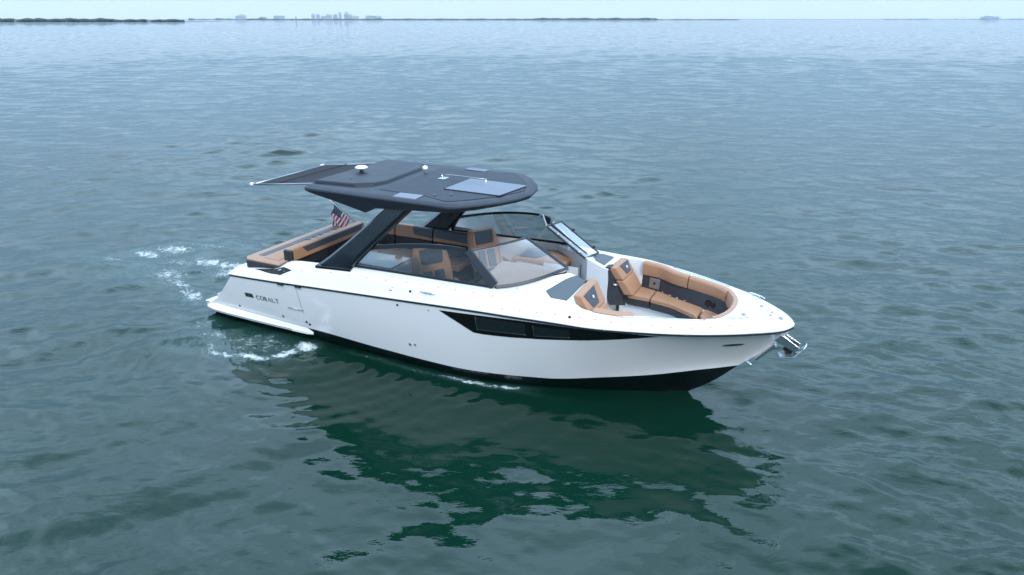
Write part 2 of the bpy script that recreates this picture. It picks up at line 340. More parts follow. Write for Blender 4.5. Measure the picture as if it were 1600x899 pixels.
for x in (4.96,):
    for sd in (-1, 1):
        z = float(zdeck(x, 1.55)); MB().lathe((x, sd * 1.55, z), [(.038, -.004), (.038, .008), (.028, .014), (.001, .014)], 16, (0, sd * .8, .6)).build('filler_cap', M['steel'], deck, smooth=True)
for x in (5.34, 8.10): MB().lathe((x, -1.545 if x < 6 else -1.50, float(zdeck(x, 1.545 if x < 6 else 1.50))), [(.022, -.004), (.022, .008), (.001, .01)], 12, (0, -.8, .6)).build('deck_fitting', M['rubber'], deck, smooth=True)
def cleat(x, y, z, dirx, diry, L=.16, ax=(0, 0, 1)):
    d = Vector((dirx, diry, 0)).normalized(); c = Vector((x, y, z)); a = Vector(ax).normalized()
    m = MB(); m.tube([c + d * L + a * .028, c + d * L * .6 + a * .04, c + a * .042, c - d * L * .6 + a * .04, c - d * L + a * .028], [.006, .011, .013, .011, .006], 8)
    for s in (-.35, .35): m.tube([c + d * L * s - a * .01, c + d * L * s + a * .04], .012, 8)
    return m.build('mooring_cleat', M['steel'], deck, smooth=True)
cleat(5.68, -1.54, float(zdeck(5.68, 1.54)), 1, 0, .14, (0, -.7, .7)); cleat(5.68, 1.54, float(zdeck(5.68, 1.54)), 1, 0, .14, (0, .7, .7))
cleat(10.30, -.50, 1.605, 1, .48); cleat(10.42, .50, 1.605, 1, -.5)
for x, y, r in ((10.36, -.31, .035), (10.55, .15, .025), (10.85, -.08, .035), (10.72, .02, .02), (10.71, -.10, .02)):
    z = float(zdeck(x, y)); MB().lathe((x, y, z), [(r, -.004), (r, .008), (r * .7, .018), (.001, .02)], 12).build('deck_fitting', M['steeld'], deck, smooth=True)
# anchor locker hatch joint
m = MB()
for a, b in (((10.28, -.34), (10.28, .20)), ((10.28, .20), (10.62, .16)), ((10.28, -.34), (10.62, -.16)), ((10.62, .16), (10.66, 0)), ((10.66, 0), (10.62, -.16))):
    m.tube([(a[0] + (b[0]-a[0])*t, a[1] + (b[1]-a[1])*t, float(zdeck(a[0] + (b[0]-a[0])*t, a[1] + (b[1]-a[1])*t)) + .001) for t in (0, .25, .5, .75, 1)], .0035, 5)
m.build('anchor_locker_joint', M['steeld'], deck)
# through-hull fittings, vents, lights
for x, z, r, mm in ((1.134,.414,.02,'rubber'),(2.311,.445,.028,'steeld'),(2.89,.44,.025,'rubber'),(2.95,.40,.025,'rubber'),(5.215,.517,.026,'steeld'),(5.321,.529,.022,'steeld'),(5.118,1.276,.02,'rubber'),(5.72,1.30,.012,'steeld')):
    y = float(hull_y(x, z)); MB().lathe((x, -y, z), [(r, -.004), (r, .007), (r * .6, .012), (.001, .008)], 12, (0, -1, .1)).build('through_hull_fitting', M[mm], hull, smooth=True)
for sd in (-1, 1):   # navigation light lens near the bow
    pts = [(10.30 + .14 * math.cos(a), 1.19 + .028 * math.sin(a)) for a in [k * 2 * PI / 20 for k in range(20)]]
    a = [(x, sd * (float(hull_y(x, z)) + .002), z) for x, z in pts]; b = [(x, sd * (float(hull_y(x, z)) + .014), z) for x, z in pts]
    MB().hexa(a, b).build('bow_light', M['steeld'], hull)
# seams and handle of the side door
for x, z0, z1 in ((2.90, .62, 1.225),):
    MB().tube([(x, -(float(hull_y(x, z)) + .000), z) for z in np.linspace(z0, z1, 8)], .0035, 5).build('door_seam', M['steeld'], hull)
MB().tube([(x, -(float(hull_y(x, z)) + .012), z) for x, z in ((2.55, .70), (2.75, .70), (2.90, .705), (2.92, .74))], .009, 6).build('door_handle', M['steel'], hull, smooth=True)
for x in (2.55, 2.98):
    z = float(cs(x, RX, RZ)) - .012; y = float(cs(x, RX, RB)); MB().box(x - .07, x + .07, -y - .03, -y + .0, z - .03, z + .012).build('rail_hinge', M['rubber'], hull, bevel=.008)
# lettering and emblem, flat on the hull
def on_hull(x, z, off): return (x, -(float(hull_y(x, z)) + off), z)
LET = {'C': [('arc', .5, .5, .46, .5, 40, 320)], 'O': [('arc', .5, .5, .46, .5, 0, 360)],
 'B': [('l', .18, 0, .18, 1, .12), ('arc', .30, .74, .34, .26, -90, 90), ('arc', .30, .26, .42, .26, -90, 90), ('l', .05, 0, .35, 0, .06), ('l', .05, 1, .35, 1, .06), ('l', .18, .5, .35, .5, .06)],
 'A': [('l', .08, 0, .46, 1, .06), ('l', .46, 1, .86, 0, .14), ('l', .22, .34, .70, .34, .06), ('l', -.02, 0, .2, 0, .06), ('l', .72, 0, 1.0, 0, .06)],
 'L': [('l', .22, 0, .22, 1, .13), ('l', .06, 0, .8, 0, .07), ('l', .8, 0, .8, .2, .06), ('l', .08, 1, .36, 1, .06)],
 'T': [('l', .5, 0, .5, 1, .13), ('l', .04, 1, .96, 1, .07), ('l', .06, .8, .06, 1, .06), ('l', .94, .8, .94, 1, .06), ('l', .34, 0, .66, 0, .06)]}
def letter(mb, ch, x0, z0, w, h, slope):
    def P(u, v): xx = x0 + u * w + .10 * (1 - v) * h * 0; zz = z0 + v * h + slope * (xx - 1.75); return on_hull(xx, zz, .004)
    def seg(u0, v0, u1, v1, t, t2=None):
        dx, dz = (u1 - u0) * w, (v1 - v0) * h; L = math.hypot(dx, dz); nx, nz = -dz / L * .5, dx / L * .5; t2 = t2 or t
        q = [(u0 + nx * t, v0 + nz * t * w / h), (u1 + nx * t2, v1 + nz * t2 * w / h), (u1 - nx * t2, v1 - nz * t2 * w / h), (u0 - nx * t, v0 - nz * t * w / h)]
        mb.add([P(*p) for p in q], [(0, 1, 2, 3)])
    for s in LET[ch]:
        if s[0] == 'l': seg(*s[1:5], s[5] * 1.45)
        else:
            _, cx, cy, rx, ry, a0, a1 = s; n = 18
            for k in range(n):
                a, b = R(a0 + (a1 - a0) * k / n), R(a0 + (a1 - a0) * (k + 1) / n)
                th = lambda q: .10 + .14 * abs(math.cos(q)) ** 1.5
                seg(cx + rx * math.cos(a), cy + ry * math.sin(a), cx + rx * math.cos(b), cy + ry * math.sin(b), th(a), th(b))
for i, ch in enumerate('COBALT'):
    mb = MB(); big = i in (0, 5); letter(mb, ch, 1.745 + i * .100 + (.0 if i == 0 else .006), .700, .092, .088, .055)
    mb.build('letter', M['letter'], hull)
def hull_quad(name, x0, x1, z0, z1, mm, off): return MB().loops([[on_hull(x, z + .05 * (x - 1.4), off) for z in np.linspace(z0, z1, 4)] for x in np.linspace(x0, x1, 6)], cap=False, closed=False).build(name, mm, hull)
em = hull_quad('hull_emblem', 1.44, 1.66, .695, .785, M['letter'], .004)
e2 = MB().loops([[on_hull(x, z + .05 * (x - 1.4), .007) for z in np.linspace(.708, .772, 4)] for x in np.linspace(1.525, 1.565, 3)], cap=False, closed=False).build('emblem_bar', M['pad'], em)
# swim platform with its flared skirt running forward along both sides
m = MB()
def skirt(u):   # outer outline, u from bow end of the skirt to the stern corner
    x = 2.98 - 2.93 * u; return x
rows = []
out = [(2.98, 1.375), (2.86, 1.405), (2.5, 1.425), (2.0, 1.435), (1.4, 1.44), (.8, 1.435), (.4, 1.415), (.18, 1.36), (.06, 1.22), (.02, 1.0), (.0, .5), (.0, 0)]
full = [(x, -y) for x, y in out] + [(x, y) for x, y in out[::-1][1:]]
prof = []
for x, y in full:
    s = abs(y) / max(abs(y), 1e-6) * (1 if y >= 0 else -1); inx = max(x, .14); iny = s * min(abs(y) - .01, float(hull_y(max(x, .3), .33)) + .0) if x > .35 else y * .93
    lo = .185 - .01 * (x / 3); zt = .315 - .02 * (x / 3)
    if x > 2.9: prof.append([(x, y, lo), (x, y, lo + .012), (x, y, lo + .025), (x, y, lo + .035), (x - .01, y * .99, lo + .05)]); continue
    prof.append([(x + (.10 if x < .3 else 0), y * .93, lo - .03), (x, y, lo), (x - .0, y * 1.0, lo + .04), (x + (.01 if x < .3 else 0), y * .99, lo + .06), (inx if x > .45 else x + .06, iny, zt)])
m.loops(prof, cap=False, closed=False)
m.loops([[(x, s * 1.30 / 4, .306) for s in range(-4, 5)] for x in (.08, .5, .9, 1.25)], cap=False, closed=False)
plat = m.build('swim_platform', M['gel'], B, bevel=.006)
MB().loops([[(x, s * 1.18 / 4, .313) for s in range(-4, 5)] for x in (.22, .45, .62)], cap=False, closed=False).build('platform_mat', M['teak'], plat)
for k, zz in enumerate((.012, .040)):
    MB().tube([(x, y * 1.004, .185 - .01 * (x / 3) + zz) for x, y in full if x < 2.7][:9], .0045, 5).build('pinstripe', M['letter'], plat)
m = MB(); m.tube([(.14, -1.02, .30), (.14, -1.02, .36), (.20, -.9, .38), (.26, -.8, .36), (.26, -.8, .30)], .016, 8); m.build('platform_handle', M['steel'], plat, smooth=True)
# ------------------------------------------------------------------ sun pad at the stern
m = MB()
def rrect(x0, x1, y, r, n=5):
    p = []
    for cx, cy, a in ((x0 + r, y - r, 90), (x0 + r, -y + r, 180)):
        for k in range(n + 1): t = R(a + 90 * k / n); p.append((cx + r * math.cos(t), cy + r * math.sin(t)))
    return p + [(x1, -y), (x1, y)]
def prism(pts, z0, z1): return MB().hexa([(x, y, z0) for x, y in pts], [(x, y, z1) for x, y in pts])
sp = prism(rrect(1.36, 2.30, 1.33, .16), 1.18, 1.392).build('sun_pad_base', M['dvinyl'], B, bevel=.02)
pad = prism(rrect(1.37, 2.28, 1.325, .16), 1.395, 1.435).build('sun_pad', M['tan2'], B, bevel=.016, seg=3)
pad['label'] = 'tan sun lounging pad with grey strips at the stern'
for y0, y1 in ((-1.08, -.25), (-.22, .30), (.33, 1.12)): prism([(1.53, y0), (1.68, y0), (1.68, y1), (1.53, y1)], 1.43, 1.441).build('pad_insert', M['pad'], pad, bevel=.004)
for y0, y1 in ((-1.15, -.30), (-.27, .38), (.41, 1.16)): prism([(1.74, y0), (2.12, y0), (2.12, y1), (1.74, y1)], 1.43, 1.447).build('pad_panel', M['tan'], pad, bevel=.012)
for y0 in (.05, .25, .45, .65, .85): prism([(1.66, y0), (2.2, y0), (2.2, y0 + .06), (1.66, y0 + .06)], 1.444, 1.452).build('pad_insert', M['pad'], pad, bevel=.002)
# ------------------------------------------------------------------ seating
def slab(p4, q4, name, mm, parent, bevel=.03, seg=3): return MB().hexa(p4, q4).build(name, mm, parent, bevel=bevel, seg=seg)
def back(name, p0, p1, zb, zt, lean, th, parent, mm, bevel=.035):
    """upright cushion whose face runs from p0 to p1 in plan; lean moves the top away from the sitter (to the left of p0->p1)"""
    a = Vector((*p0, 0)); b = Vector((*p1, 0)); n = Vector((-(b - a).y, (b - a).x, 0)).normalized()
    f = [a + Vector((0, 0, zb)), b + Vector((0, 0, zb)), b + n * lean + Vector((0, 0, zt)), a + n * lean + Vector((0, 0, zt))]
    g = [p + n * th for p in f]
    return slab(f, g, name, mm, parent, bevel)
def strip(base_fn, name, mm, parent, u0, u1, v0, v1, cut=0, off=.006, th=.012, bevel=.004):
    """thin insert lying on a cushion face; base_fn(u, v, o) gives a point"""
    q = [(u0 + cut, v0), (u1 - cut, v0), (u1, v1), (u0, v1)]
    return slab([base_fn(u, v, off) for u, v in q], [base_fn(u, v, off - th) for u, v in q], name, mm, parent, bevel, 2)
def face(p0, p1, zb, zt, lean):
    a = Vector((*p0, 0)); b = Vector((*p1, 0)); n = Vector((-(b - a).y, (b - a).x, 0)).normalized()
    return lambda u, v, o: a + (b - a) * u + n * lean * v - n * o + Vector((0, 0, zb + (zt - zb) * v))
# aft bench: seat across and flip-over backrest
st = empty('aft_bench', parent=B)
slab([(2.55,-1.0,1.09),(3.05,-1.0,1.09),(3.05,1.2,1.09),(2.55,1.2,1.09)], [(2.55,-1.0,1.20),(3.05,-1.0,1.20),(3.05,1.2,1.20),(2.55,1.2,1.20)], 'seat_cushion', M['tan'], st)
MB().box(2.58, 3.0, -1.0, 1.18, .75, 1.088).build('seat_base', M['liner'], st, bevel=.02)
bb = slab([(2.20,-1.02,1.405),(2.37,-1.02,1.405),(2.37,1.14,1.405),(2.20,1.14,1.405)], [(2.18,-1.02,1.63),(2.33,-1.02,1.63),(2.33,1.14,1.63),(2.18,1.14,1.63)], 'backrest', M['tan'], st, .035)
f = lambda u, v, o: Vector((2.37 - .035 * v + o, -1.0 + 2.14 * u, 1.405 + .225 * v))
strip(lambda u, v, o: f(u, v, o), 'backrest_insert', M['gvinyl'], bb, .12, .98, .42, .93, cut=.05)
MB().box(2.17, 2.385, -1.085, -1.018, 1.385, 1.64).build('end_cap', M['dvinyl'], bb, bevel=.04, seg=3)
for y in (-.75, .0, .75): MB().tube([(2.30, y, 1.20), (2.28, y, 1.43)], .02, 8).build('backrest_bracket', M['rubber'], st, smooth=True)
# port lounge
lo = empty('port_lounge', parent=B)
MB().box(3.0, 4.95, .68, 1.22, .75, 1.07).build('seat_base', M['dvinyl'], lo, bevel=.02)
for a, b in ((3.06, 3.95), (3.97, 4.95)): slab([(a,.62,1.08),(b,.62,1.08),(b,1.12,1.08),(a,1.12,1.08)], [(a,.62,1.20),(b,.62,1.20),(b,1.12,1.20),(a,1.12,1.20)], 'seat_cushion', M['tan'], lo)
for a, b, k in ((2.62, 3.12, 0), (3.14, 4.05, 1), (4.07, 4.98, 2)):
    low = slab([(a,1.10,1.20),(b,1.10,1.20),(b,1.24,1.20),(a,1.24,1.20)], [(a,1.12,1.43),(b,1.12,1.43),(b,1.25,1.43),(a,1.25,1.43)], 'lower_backrest', M['dvinyl'], lo, .02)
    up = slab([(a,1.10,1.44),(b,1.10,1.44),(b,1.25,1.44),(a,1.25,1.44)], [(a,1.16,1.69 if k else 1.70),(b,1.16,1.69 if k else 1.70),(b,1.27,1.69 if k else 1.70),(a,1.27,1.69 if k else 1.70)], 'upper_backrest', M['tan'], lo, .03)
    if k: 
        a2 = a + (.42 if k == 1 else 0)
        slab([(a2+.05,1.105,1.53),(b,1.105,1.50),(b,1.15,1.675),(a2,1.15,1.675)], [(a2+.05,1.20,1.53),(b,1.20,1.50),(b,1.20,1.70),(a2,1.20,1.70)], 'backrest_insert', M['gvinyl'], up, .012, 2)
# starboard wet bar behind the helm
wb = slab([(3.70,-1.2,.75),(4.80,-1.2,.75),(4.80,-.50,.75),(3.70,-.50,.75)], [(3.70,-1.2,1.66),(4.74,-1.2,1.68),(4.74,-.54,1.68),(3.70,-.54,1.66)], 'wet_bar', M['liner'], B, .04)
slab([(3.74,-1.18,1.67),(4.7,-1.18,1.685),(4.7,-.57,1.685),(3.74,-.57,1.67)], [(3.74,-1.18,1.695),(4.7,-1.18,1.705),(4.7,-.57,1.705),(3.74,-.57,1.695)], 'worktop', M['gel'], wb, .012)
MB().lathe((4.50, -.66, 1.70), [(.05, 0), (.06, .02), (.05, .035), (.001, .04)], 14).build('tap_cover', M['tan2'], wb, smooth=True)
# bucket chairs
def chair(name, x, y, w=.56, z0=1.18, ztop=1.97):
    e = empty(name, (x, y, 0), parent=B)
    # pedestal and seat
    MB().box(-.05, .38, -w*.36, w*.36, .75, 1.06).build('pedestal', M['dvinyl'], e, bevel=.03)
    hw = w / 2
    s = MB().hexa([(-.02,-hw*.86,z0-.1),(.50,-hw*.86,z0-.1),(.50,hw*.86,z0-.1),(-.02,hw*.86,z0-.1)], [(-.02,-hw*.86,z0),(.50,-hw*.86,z0+.02),(.50,hw*.86,z0+.02),(-.02,hw*.86,z0)]).build('seat_cushion', M['dvinyl'], e, bevel=.03, seg=3)
    # backrest shell with tapered shoulders
    H = ztop - z0; L = []
    for t, k in ((0, .88), (.25, 1.0), (.6, 1.0), (.85, .92), (1, .78)):
        zz = z0 - .05 + (H + .05) * t; xx = .02 - .26 * t; hh = hw * k
        L.append([(xx - .13, -hh * .9, zz), (xx - .02, -hh, zz), (xx + .05, -hh * .72, zz), (xx, -hh * .45, zz), (xx, hh * .45, zz), (xx + .05, hh * .72, zz), (xx - .02, hh, zz), (xx - .13, hh * .9, zz)])
    b = MB().loops(L).build('backrest', M['tan'], e, bevel=.025, seg=3)
    F = lambda u, v, o: Vector((.02 - .26 * v + o + (.05 * max(0, (abs(u - .5) - .22) / .14) if abs(u - .5) > .22 else 0), -hw + w * u, z0 + H * v))
    def patch(nm, mm, u0, u1, v0, v1, c=0, o1=.012):
        return slab([F(u0 + c, v0, o1), F(u1 - c, v0, o1), F(u1, v1, o1), F(u0, v1, o1)], [F(u0 + c, v0, -.02), F(u1 - c, v0, -.02), F(u1, v1, -.02), F(u0, v1, -.02)], nm, mm, b, .006, 2)
    patch('headrest_insert', M['gvinyl'], .20, .80, .66, .985, .04, .018)
    patch('back_panel', M['gvinyl'], .24, .46, .06, .48, 0, .016); patch('back_panel', M['gvinyl'], .54, .76, .06, .48, 0, .016)
    MB().lathe(F(.5, .84, .024), [(.022, -.006), (.022, .002), (.001, .003)], 10, (.95, 0, .3)).build('stitched_badge', M['white'], b, smooth=True)
    # small arm bolsters
    for s_ in (-1, 1):
        MB().hexa([(.02, s_*hw*.90, z0+.10), (.36, s_*hw*.90, z0+.10), (.36, s_*hw*1.06, z0+.10), (.02, s_*hw*1.06, z0+.10)], [(-.02, s_*hw*.90, z0+.19), (.34, s_*hw*.90, z0+.17), (.34, s_*hw*1.06, z0+.17), (-.02, s_*hw*1.06, z0+.19)]).build('arm_rest', M['tan2'], e, bevel=.02, seg=3)
    return e
chair('helm_chair', 5.34, -.76, .74, 1.24, 1.98).rotation_euler = (0, 0, R(-32))
chair('companion_chair', 5.55, .74,   .66, 1.22, 1.93).rotation_euler = (0, 0, R(-32))
# helm console and dash
c1 = MB(); c1.hexa([(6.05,-1.2,.75),(7.05,-1.2,.75),(7.05,-.42,.75),(6.05,-.42,.75)], [(6.35,-1.2,1.62),(7.05,-1.2,1.64),(7.05,-.42,1.74),(6.35,-.42,1.74)])
hc = c1.build('helm_console', M['liner'], B, bevel=.03)
MB().hexa([(6.30,-1.19,1.58),(6.78,-1.19,1.60),(6.78,-.36,1.60),(6.30,-.36,1.58)], [(6.40,-1.17,1.76),(6.74,-1.17,1.765),(6.74,-.36,1.875),(6.42,-.36,1.87)]).build('instrument_pod', M['dash'], hc, bevel=.03)
MB().hexa([(6.295,-1.08,1.61),(6.295,-.52,1.61),(6.345,-.52,1.73),(6.345,-1.08,1.73)], [(6.32,-1.08,1.61),(6.32,-.52,1.61),(6.37,-.52,1.73),(6.37,-1.08,1.73)]).build('display', M['screen'], hc, bevel=.004)
rows = []
for x in np.linspace(6.70, 7.58, 14):
    ya = max(1.27 - max(0, x - 6.74) * 1.0, .42); rows.append([(x, -(.36 + (ya - .36) * k / 8), max(1.875 - .115 * ((ya - .36) * k / 8) / .8, zdeck(x, .36 + (ya - .36) * k / 8) + .008)) for k in range(9)]); rows[-1] = [(x, -.355, 1.60)] + rows[-1]
MB().loops(rows, cap=False, closed=False).build('dash_top', M['dash'], hc, smooth=True)
# steering wheel
e = empty('steering_wheel', (6.12, -.80, 1.50), parent=B); e.rotation_euler = (0, R(-58), 0)
MB().tube([(.175 * math.cos(a), .175 * math.sin(a), 0) for a in [k * 2 * PI / 28 for k in range(28)]], .013, 8, closed=True).build('wheel_rim', M['rubber'], e, smooth=True)
m = MB()
for a in (90, 210, 330): m.tube([(0, 0, -.03), (.165 * math.cos(R(a)), .165 * math.sin(R(a)), 0)], .009, 6)
m.lathe((0, 0, -.05), [(.04, 0), (.04, .04), (.001, .045)], 12); m.build('wheel_spokes', M['steel'], e, smooth=True)
MB().hexa([(5.98,-.48,1.38),(6.12,-.48,1.38),(6.12,-.40,1.38),(5.98,-.40,1.38)], [(6.02,-.48,1.58),(6.10,-.48,1.58),(6.10,-.40,1.58),(6.02,-.40,1.58)]).build('throttle_lever', M['steel'], B, bevel=.015)
# port console and lounge under the windshield
pc = slab([(6.15,.58,.75),(7.10,.58,.75),(7.10,1.2,.75),(6.15,1.2,.75)], [(6.15,.55,1.50),(7.10,.55,1.54),(7.10,1.2,1.54),(6.15,1.2,1.50)], 'port_console', M['liner'], B, .03)
slab([(6.12,.50,1.51),(7.20,.52,1.56),(7.20,1.20,1.56),(6.12,1.20,1.51)], [(6.16,.52,1.60),(7.20,.54,1.66),(7.20,1.18,1.66),(6.16,1.18,1.60)], 'console_cushion', M['tan'], pc, .03)
slab([(6.25,.62,1.60),(6.62,.62,1.62),(6.75,.95,1.63),(6.25,1.02,1.60)], [(6.25,.62,1.622),(6.62,.62,1.642),(6.75,.95,1.652),(6.25,1.02,1.622)], 'cushion_insert', M['gvinyl'], pc, .006)
# seam in the walkthrough wall
MB().box(7.54, 7.556, .366, .384, .78, 1.72).build('companionway_seam', M['steeld'], liner)
MB().box(6.85, 7.50, .372, .380, .80, 1.66).build('companionway_door', M['nonskid'], liner)
# ------------------------------------------------------------------ bow cockpit
bs = empty('bow_lounge', parent=B)
# seat cushions round the bow, and the white moulding below
outer = lambda x: max(liner_y(x, 1.2) - .015, .02)
def seat_strip(xs, inner, z0, z1, sd): # strip of seat between inner line and the liner
    a = [(x, sd * inner(x)) for x in xs]; b = [(x, sd * max(outer(x), inner(x) + .02)) for x in xs][::-1]
    return prism(a + b, z0, z1)
inn = lambda x: float(np.interp(x, [8.2, 8.63, 9.1, 9.52, 9.75], [.72, .70, .60, .34, .0]))
for a, b in ((8.30, 8.70), (8.715, 9.60)):
    seat_strip(stations(a, b, 10), inn, 1.115, 1.20, 1).build('seat_cushion', M['tan'], bs, bevel=.022, seg=3)
    seat_strip(stations(a, b, 10), lambda x: inn(x) - .004, 1.00, 1.11, 1).build('seat_skirt', M['dvinyl'], bs, bevel=.01)
seat_strip(stations(8.14, 9.62, 16), lambda x: inn(x) + .06, .752, 1.0, 1).build('seat_base', M['liner'], bs, bevel=.01)
for x0 in (8.30, 8.715):   # piping along the front edge of the seat cushions
    x1 = 8.70 if x0 < 8.5 else 9.60
    MB().tube([(x, inn(x) + .012, 1.192) for x in stations(x0 + .02, x1 - .02, 14)], .006, 5).build('piping', M['tan2'], bs, smooth=True)
for x0 in (9.0, 9.3): MB().tube([(x0, y, 1.2015) for y in np.linspace(inn(x0) + .03, outer(x0) - .05, 6)], .0035, 4).build('stitched_seam', M['tan2'], bs)
# cushions in the very bow
prism([(9.62,.36),(9.80,.02),(9.80,-.30),(10.02,-.44),(10.14,-.1),(10.14,.25),(9.98,.52),(9.80,.66),(9.66,.66)], 1.115, 1.20).build('bow_cushion', M['tan'], bs, bevel=.022, seg=3)
prism([(9.56,-.05),(9.79,-.02),(9.79,-.32),(9.98,-.46),(9.86,-.60),(9.60,-.74),(9.42,-.66),(9.44,-.36)], 1.18, 1.29).build('bow_cushion', M['tan'], bs, bevel=.04, seg=3)
prism([(9.60,.30),(9.74,0),(9.60,-.1),(9.50,-.36),(9.45,-.52),(9.62,-.44),(9.80,-.30),(9.92,-.1),(9.92,.1),(9.80,.30),(9.62,.44)], .80, 1.11).build('bow_seat_base', M['liner'], bs, bevel=.02)
# port and starboard facing-forward backrests
def bow_back(sd, zt=1.79):
    e = empty('backrest', parent=bs)
    Y = lambda y: sd * y
    xb_ = 8.42 if sd > 0 else 8.56
    p0 = [(xb_, Y(.66), 1.20), (xb_, Y(1.20), 1.20), (8.12, Y(1.16), zt - .04), (8.12, Y(.46), zt)]
    q0 = [(8.26, Y(.62), 1.20), (8.26, Y(1.20), 1.20), (8.00, Y(1.16), zt - .04), (8.00, Y(.44), zt)]
    F = lambda u, v, o: (Vector(p0[0]) * (1 - u) + Vector(p0[1]) * u) * (1 - v) + (Vector(p0[3]) * (1 - u) + Vector(p0[2]) * u) * v + Vector((o, 0, o * .5))
    G = lambda u, v: (Vector(q0[0]) * (1 - u) + Vector(q0[1]) * u) * (1 - v) + (Vector(q0[3]) * (1 - u) + Vector(q0[2]) * u) * v
    for v0, v1, o in ((0, .535, .008), (.545, 1, .018)):
        slab([F(0, v0, o), F(1, v0, o), F(1, v1, o), F(0, v1, o)], [G(0, v0), G(1, v0), G(1, v1), G(0, v1)], 'back_cushion', M['tan'], e, .03)
    slab([F(.40, .64, .028), F(.76, .64, .028), F(.90, .97, .028), F(.28, .97, .028)], [F(.40, .64, .012), F(.76, .64, .012), F(.90, .97, .012), F(.28, .97, .012)], 'headrest_insert', M['gvinyl'], e, .006)
    MB().lathe(F(.58, .82, .04), [(.026, -.006), (.026, .003), (.001, .004)], 10, (.9, 0, .45)).build('stitched_badge', M['white'], e, smooth=True)
    # dark side panel facing the walkway
    s_ = slab([(8.06, Y(.43), 1.05), (8.30, Y(.60), 1.02), (8.05, Y(.415), zt - .04), (7.93, Y(.40), zt - .06)], [(8.06, Y(.50), 1.05), (8.30, Y(.66), 1.02), (8.05, Y(.47), zt - .04), (7.93, Y(.46), zt - .06)], 'side_panel', M['dvinyl'], e, .012)
    MB().tube([(8.12, Y(.44), 1.44), (8.18, Y(.47), 1.43)], .02, 6).build('courtesy_light', M['steel'], e, smooth=True)
    if sd > 0: slab([(7.96, Y(.42), zt - .05), (8.06, Y(.44), zt - .02), (8.06, Y(.60), zt - .02), (7.96, Y(.60), zt - .05)], [(7.96, Y(.42), zt), (8.06, Y(.44), zt + .02), (8.06, Y(.60), zt + .02), (7.96, Y(.60), zt)], 'headrest_hinge', M['dvinyl'], e, .015)
bow_back(1, 1.73); bow_back(-1, 1.84)
slab([(8.28,-1.15,1.115),(8.78,-1.15,1.115),(8.78,-.62,1.115),(8.28,-.62,1.115)], [(8.28,-1.15,1.21),(8.78,-1.15,1.21),(8.78,-.62,1.21),(8.28,-.62,1.21)], 'seat_cushion', M['tan'], bs, .03)
slab([(8.40,-1.16,1.215),(8.92,-1.12,1.215),(8.92,-.80,1.215),(8.40,-.80,1.215)], [(8.42,-1.16,1.40),(8.90,-1.10,1.40),(8.90,-.88,1.40),(8.42,-.88,1.40)], 'arm_bolster', M['tan'], bs, .04)
MB().box(8.12, 8.70, -.98, -.66, .752, 1.11).build('seat_base', M['liner'], bs, bevel=.02)
# bolster along the coaming: port, round the bow, and the starboard end
def bolster(path, name, parent, w=.09, z0=1.40, z1=1.615, mm='tan'):
    L = []
    for i, (x, y) in enumerate(path):
        a = Vector(path[max(i-1, 0)]); b = Vector(path[min(i+1, len(path)-1)]); t = (b - a).normalized(); n = Vector((-t.y, t.x))
        zt = float(zdeck(x, y)) + .012 if z1 is None else z1
        sec = [(0.012, z0), (w, z0 + .02), (w + .012, z0 + .1), (w, zt - .03), (w * .7, zt + .004), (-.01, zt + .006), (-.03, zt + .0), (0.012, zt - .05)]
        L.append([(x + n.x * s, y + n.y * s, z) for s, z in sec])
    return MB().loops(L).build(name, M[mm], parent, smooth=True, bevel=.012)
def inpath(x0, x1, n, sd): return [(x, sd * INN(x)) for x in (x0 + (x1 - x0) * i / n for i in range(n + 1))]
bolster(inpath(9.30, 8.42, 16, 1), 'side_bolster', bs, z1=None)
bolster(inpath(10.02, 9.32, 12, 1), 'side_bolster', bs, z1=None)
bolster(inpath(8.36, 8.95, 8, -1)[::1], 'side_bolster', bs, w=.20, z0=1.50, z1=None)
ring = [(9.98, -.62), (10.06, -.52), (10.13, -.36), (10.175, -.2), (10.19, 0), (10.175, .2), (10.13, .36), (10.06, .52), (10.0, .63)]
bolster(ring, 'bow_bolster', bs, w=.06, z0=1.34, z1=None, mm='tan2')
# dark wall lining with speaker, cup holders and socket panel
rows = [[(x, liner_y(x, .8) + (INN(x) - liner_y(x, .8)) * ((z - .74) / (float(zdeck(x, INN(x))) - .74)) - .010, z) for z in (1.19, 1.3, 1.44)] for x in stations(8.42, 10.1, 30)]
wall = MB().loops(rows, cap=False, closed=False).build('wall_lining', M['dvinyl'], bs, smooth=True)
def wp(x, z, o=.02): return (x, liner_y(x, .8) + (INN(x) - liner_y(x, .8)) * ((z - .74) / (float(zdeck(x, INN(x))) - .74)) - o, z)
def wn(x): d = INN(x + .05) - INN(x - .05); return Vector((d / .1, -1, 0)).normalized()
MB().lathe(wp(9.72, 1.30), [(.085, 0), (.085, .012), (.065, .014), (.045, .006), (.02, .012), (.001, .014)], 20, wn(9.72)).build('speaker', M['screen'], wall, smooth=True)
MB().tube([Vector(wp(9.72, 1.30, .03)) + Vector((.082 * math.cos(a), .082 * -wn(9.72).x * math.cos(a) * -1 * .8, .082 * math.sin(a))) for a in [k * 2 * PI / 20 for k in range(20)]], .004, 5, closed=True).build('speaker_ring', M['frame'], wall, smooth=True)
q = [Vector(wp(x, z, .018)) for x, z in ((8.56, 1.23), (8.76, 1.23), (8.76, 1.40), (8.56, 1.40))]
sk = MB().hexa(q, [p + Vector((0, -.012, 0)) for p in q]).build('socket_panel', M['steeld'], wall, bevel=.006)
MB().lathe(wp(8.66, 1.315, .032), [(.028, 0), (.028, .004), (.001, .005)], 14, wn(8.66)).build('socket', M['rubber'], wall, smooth=True)
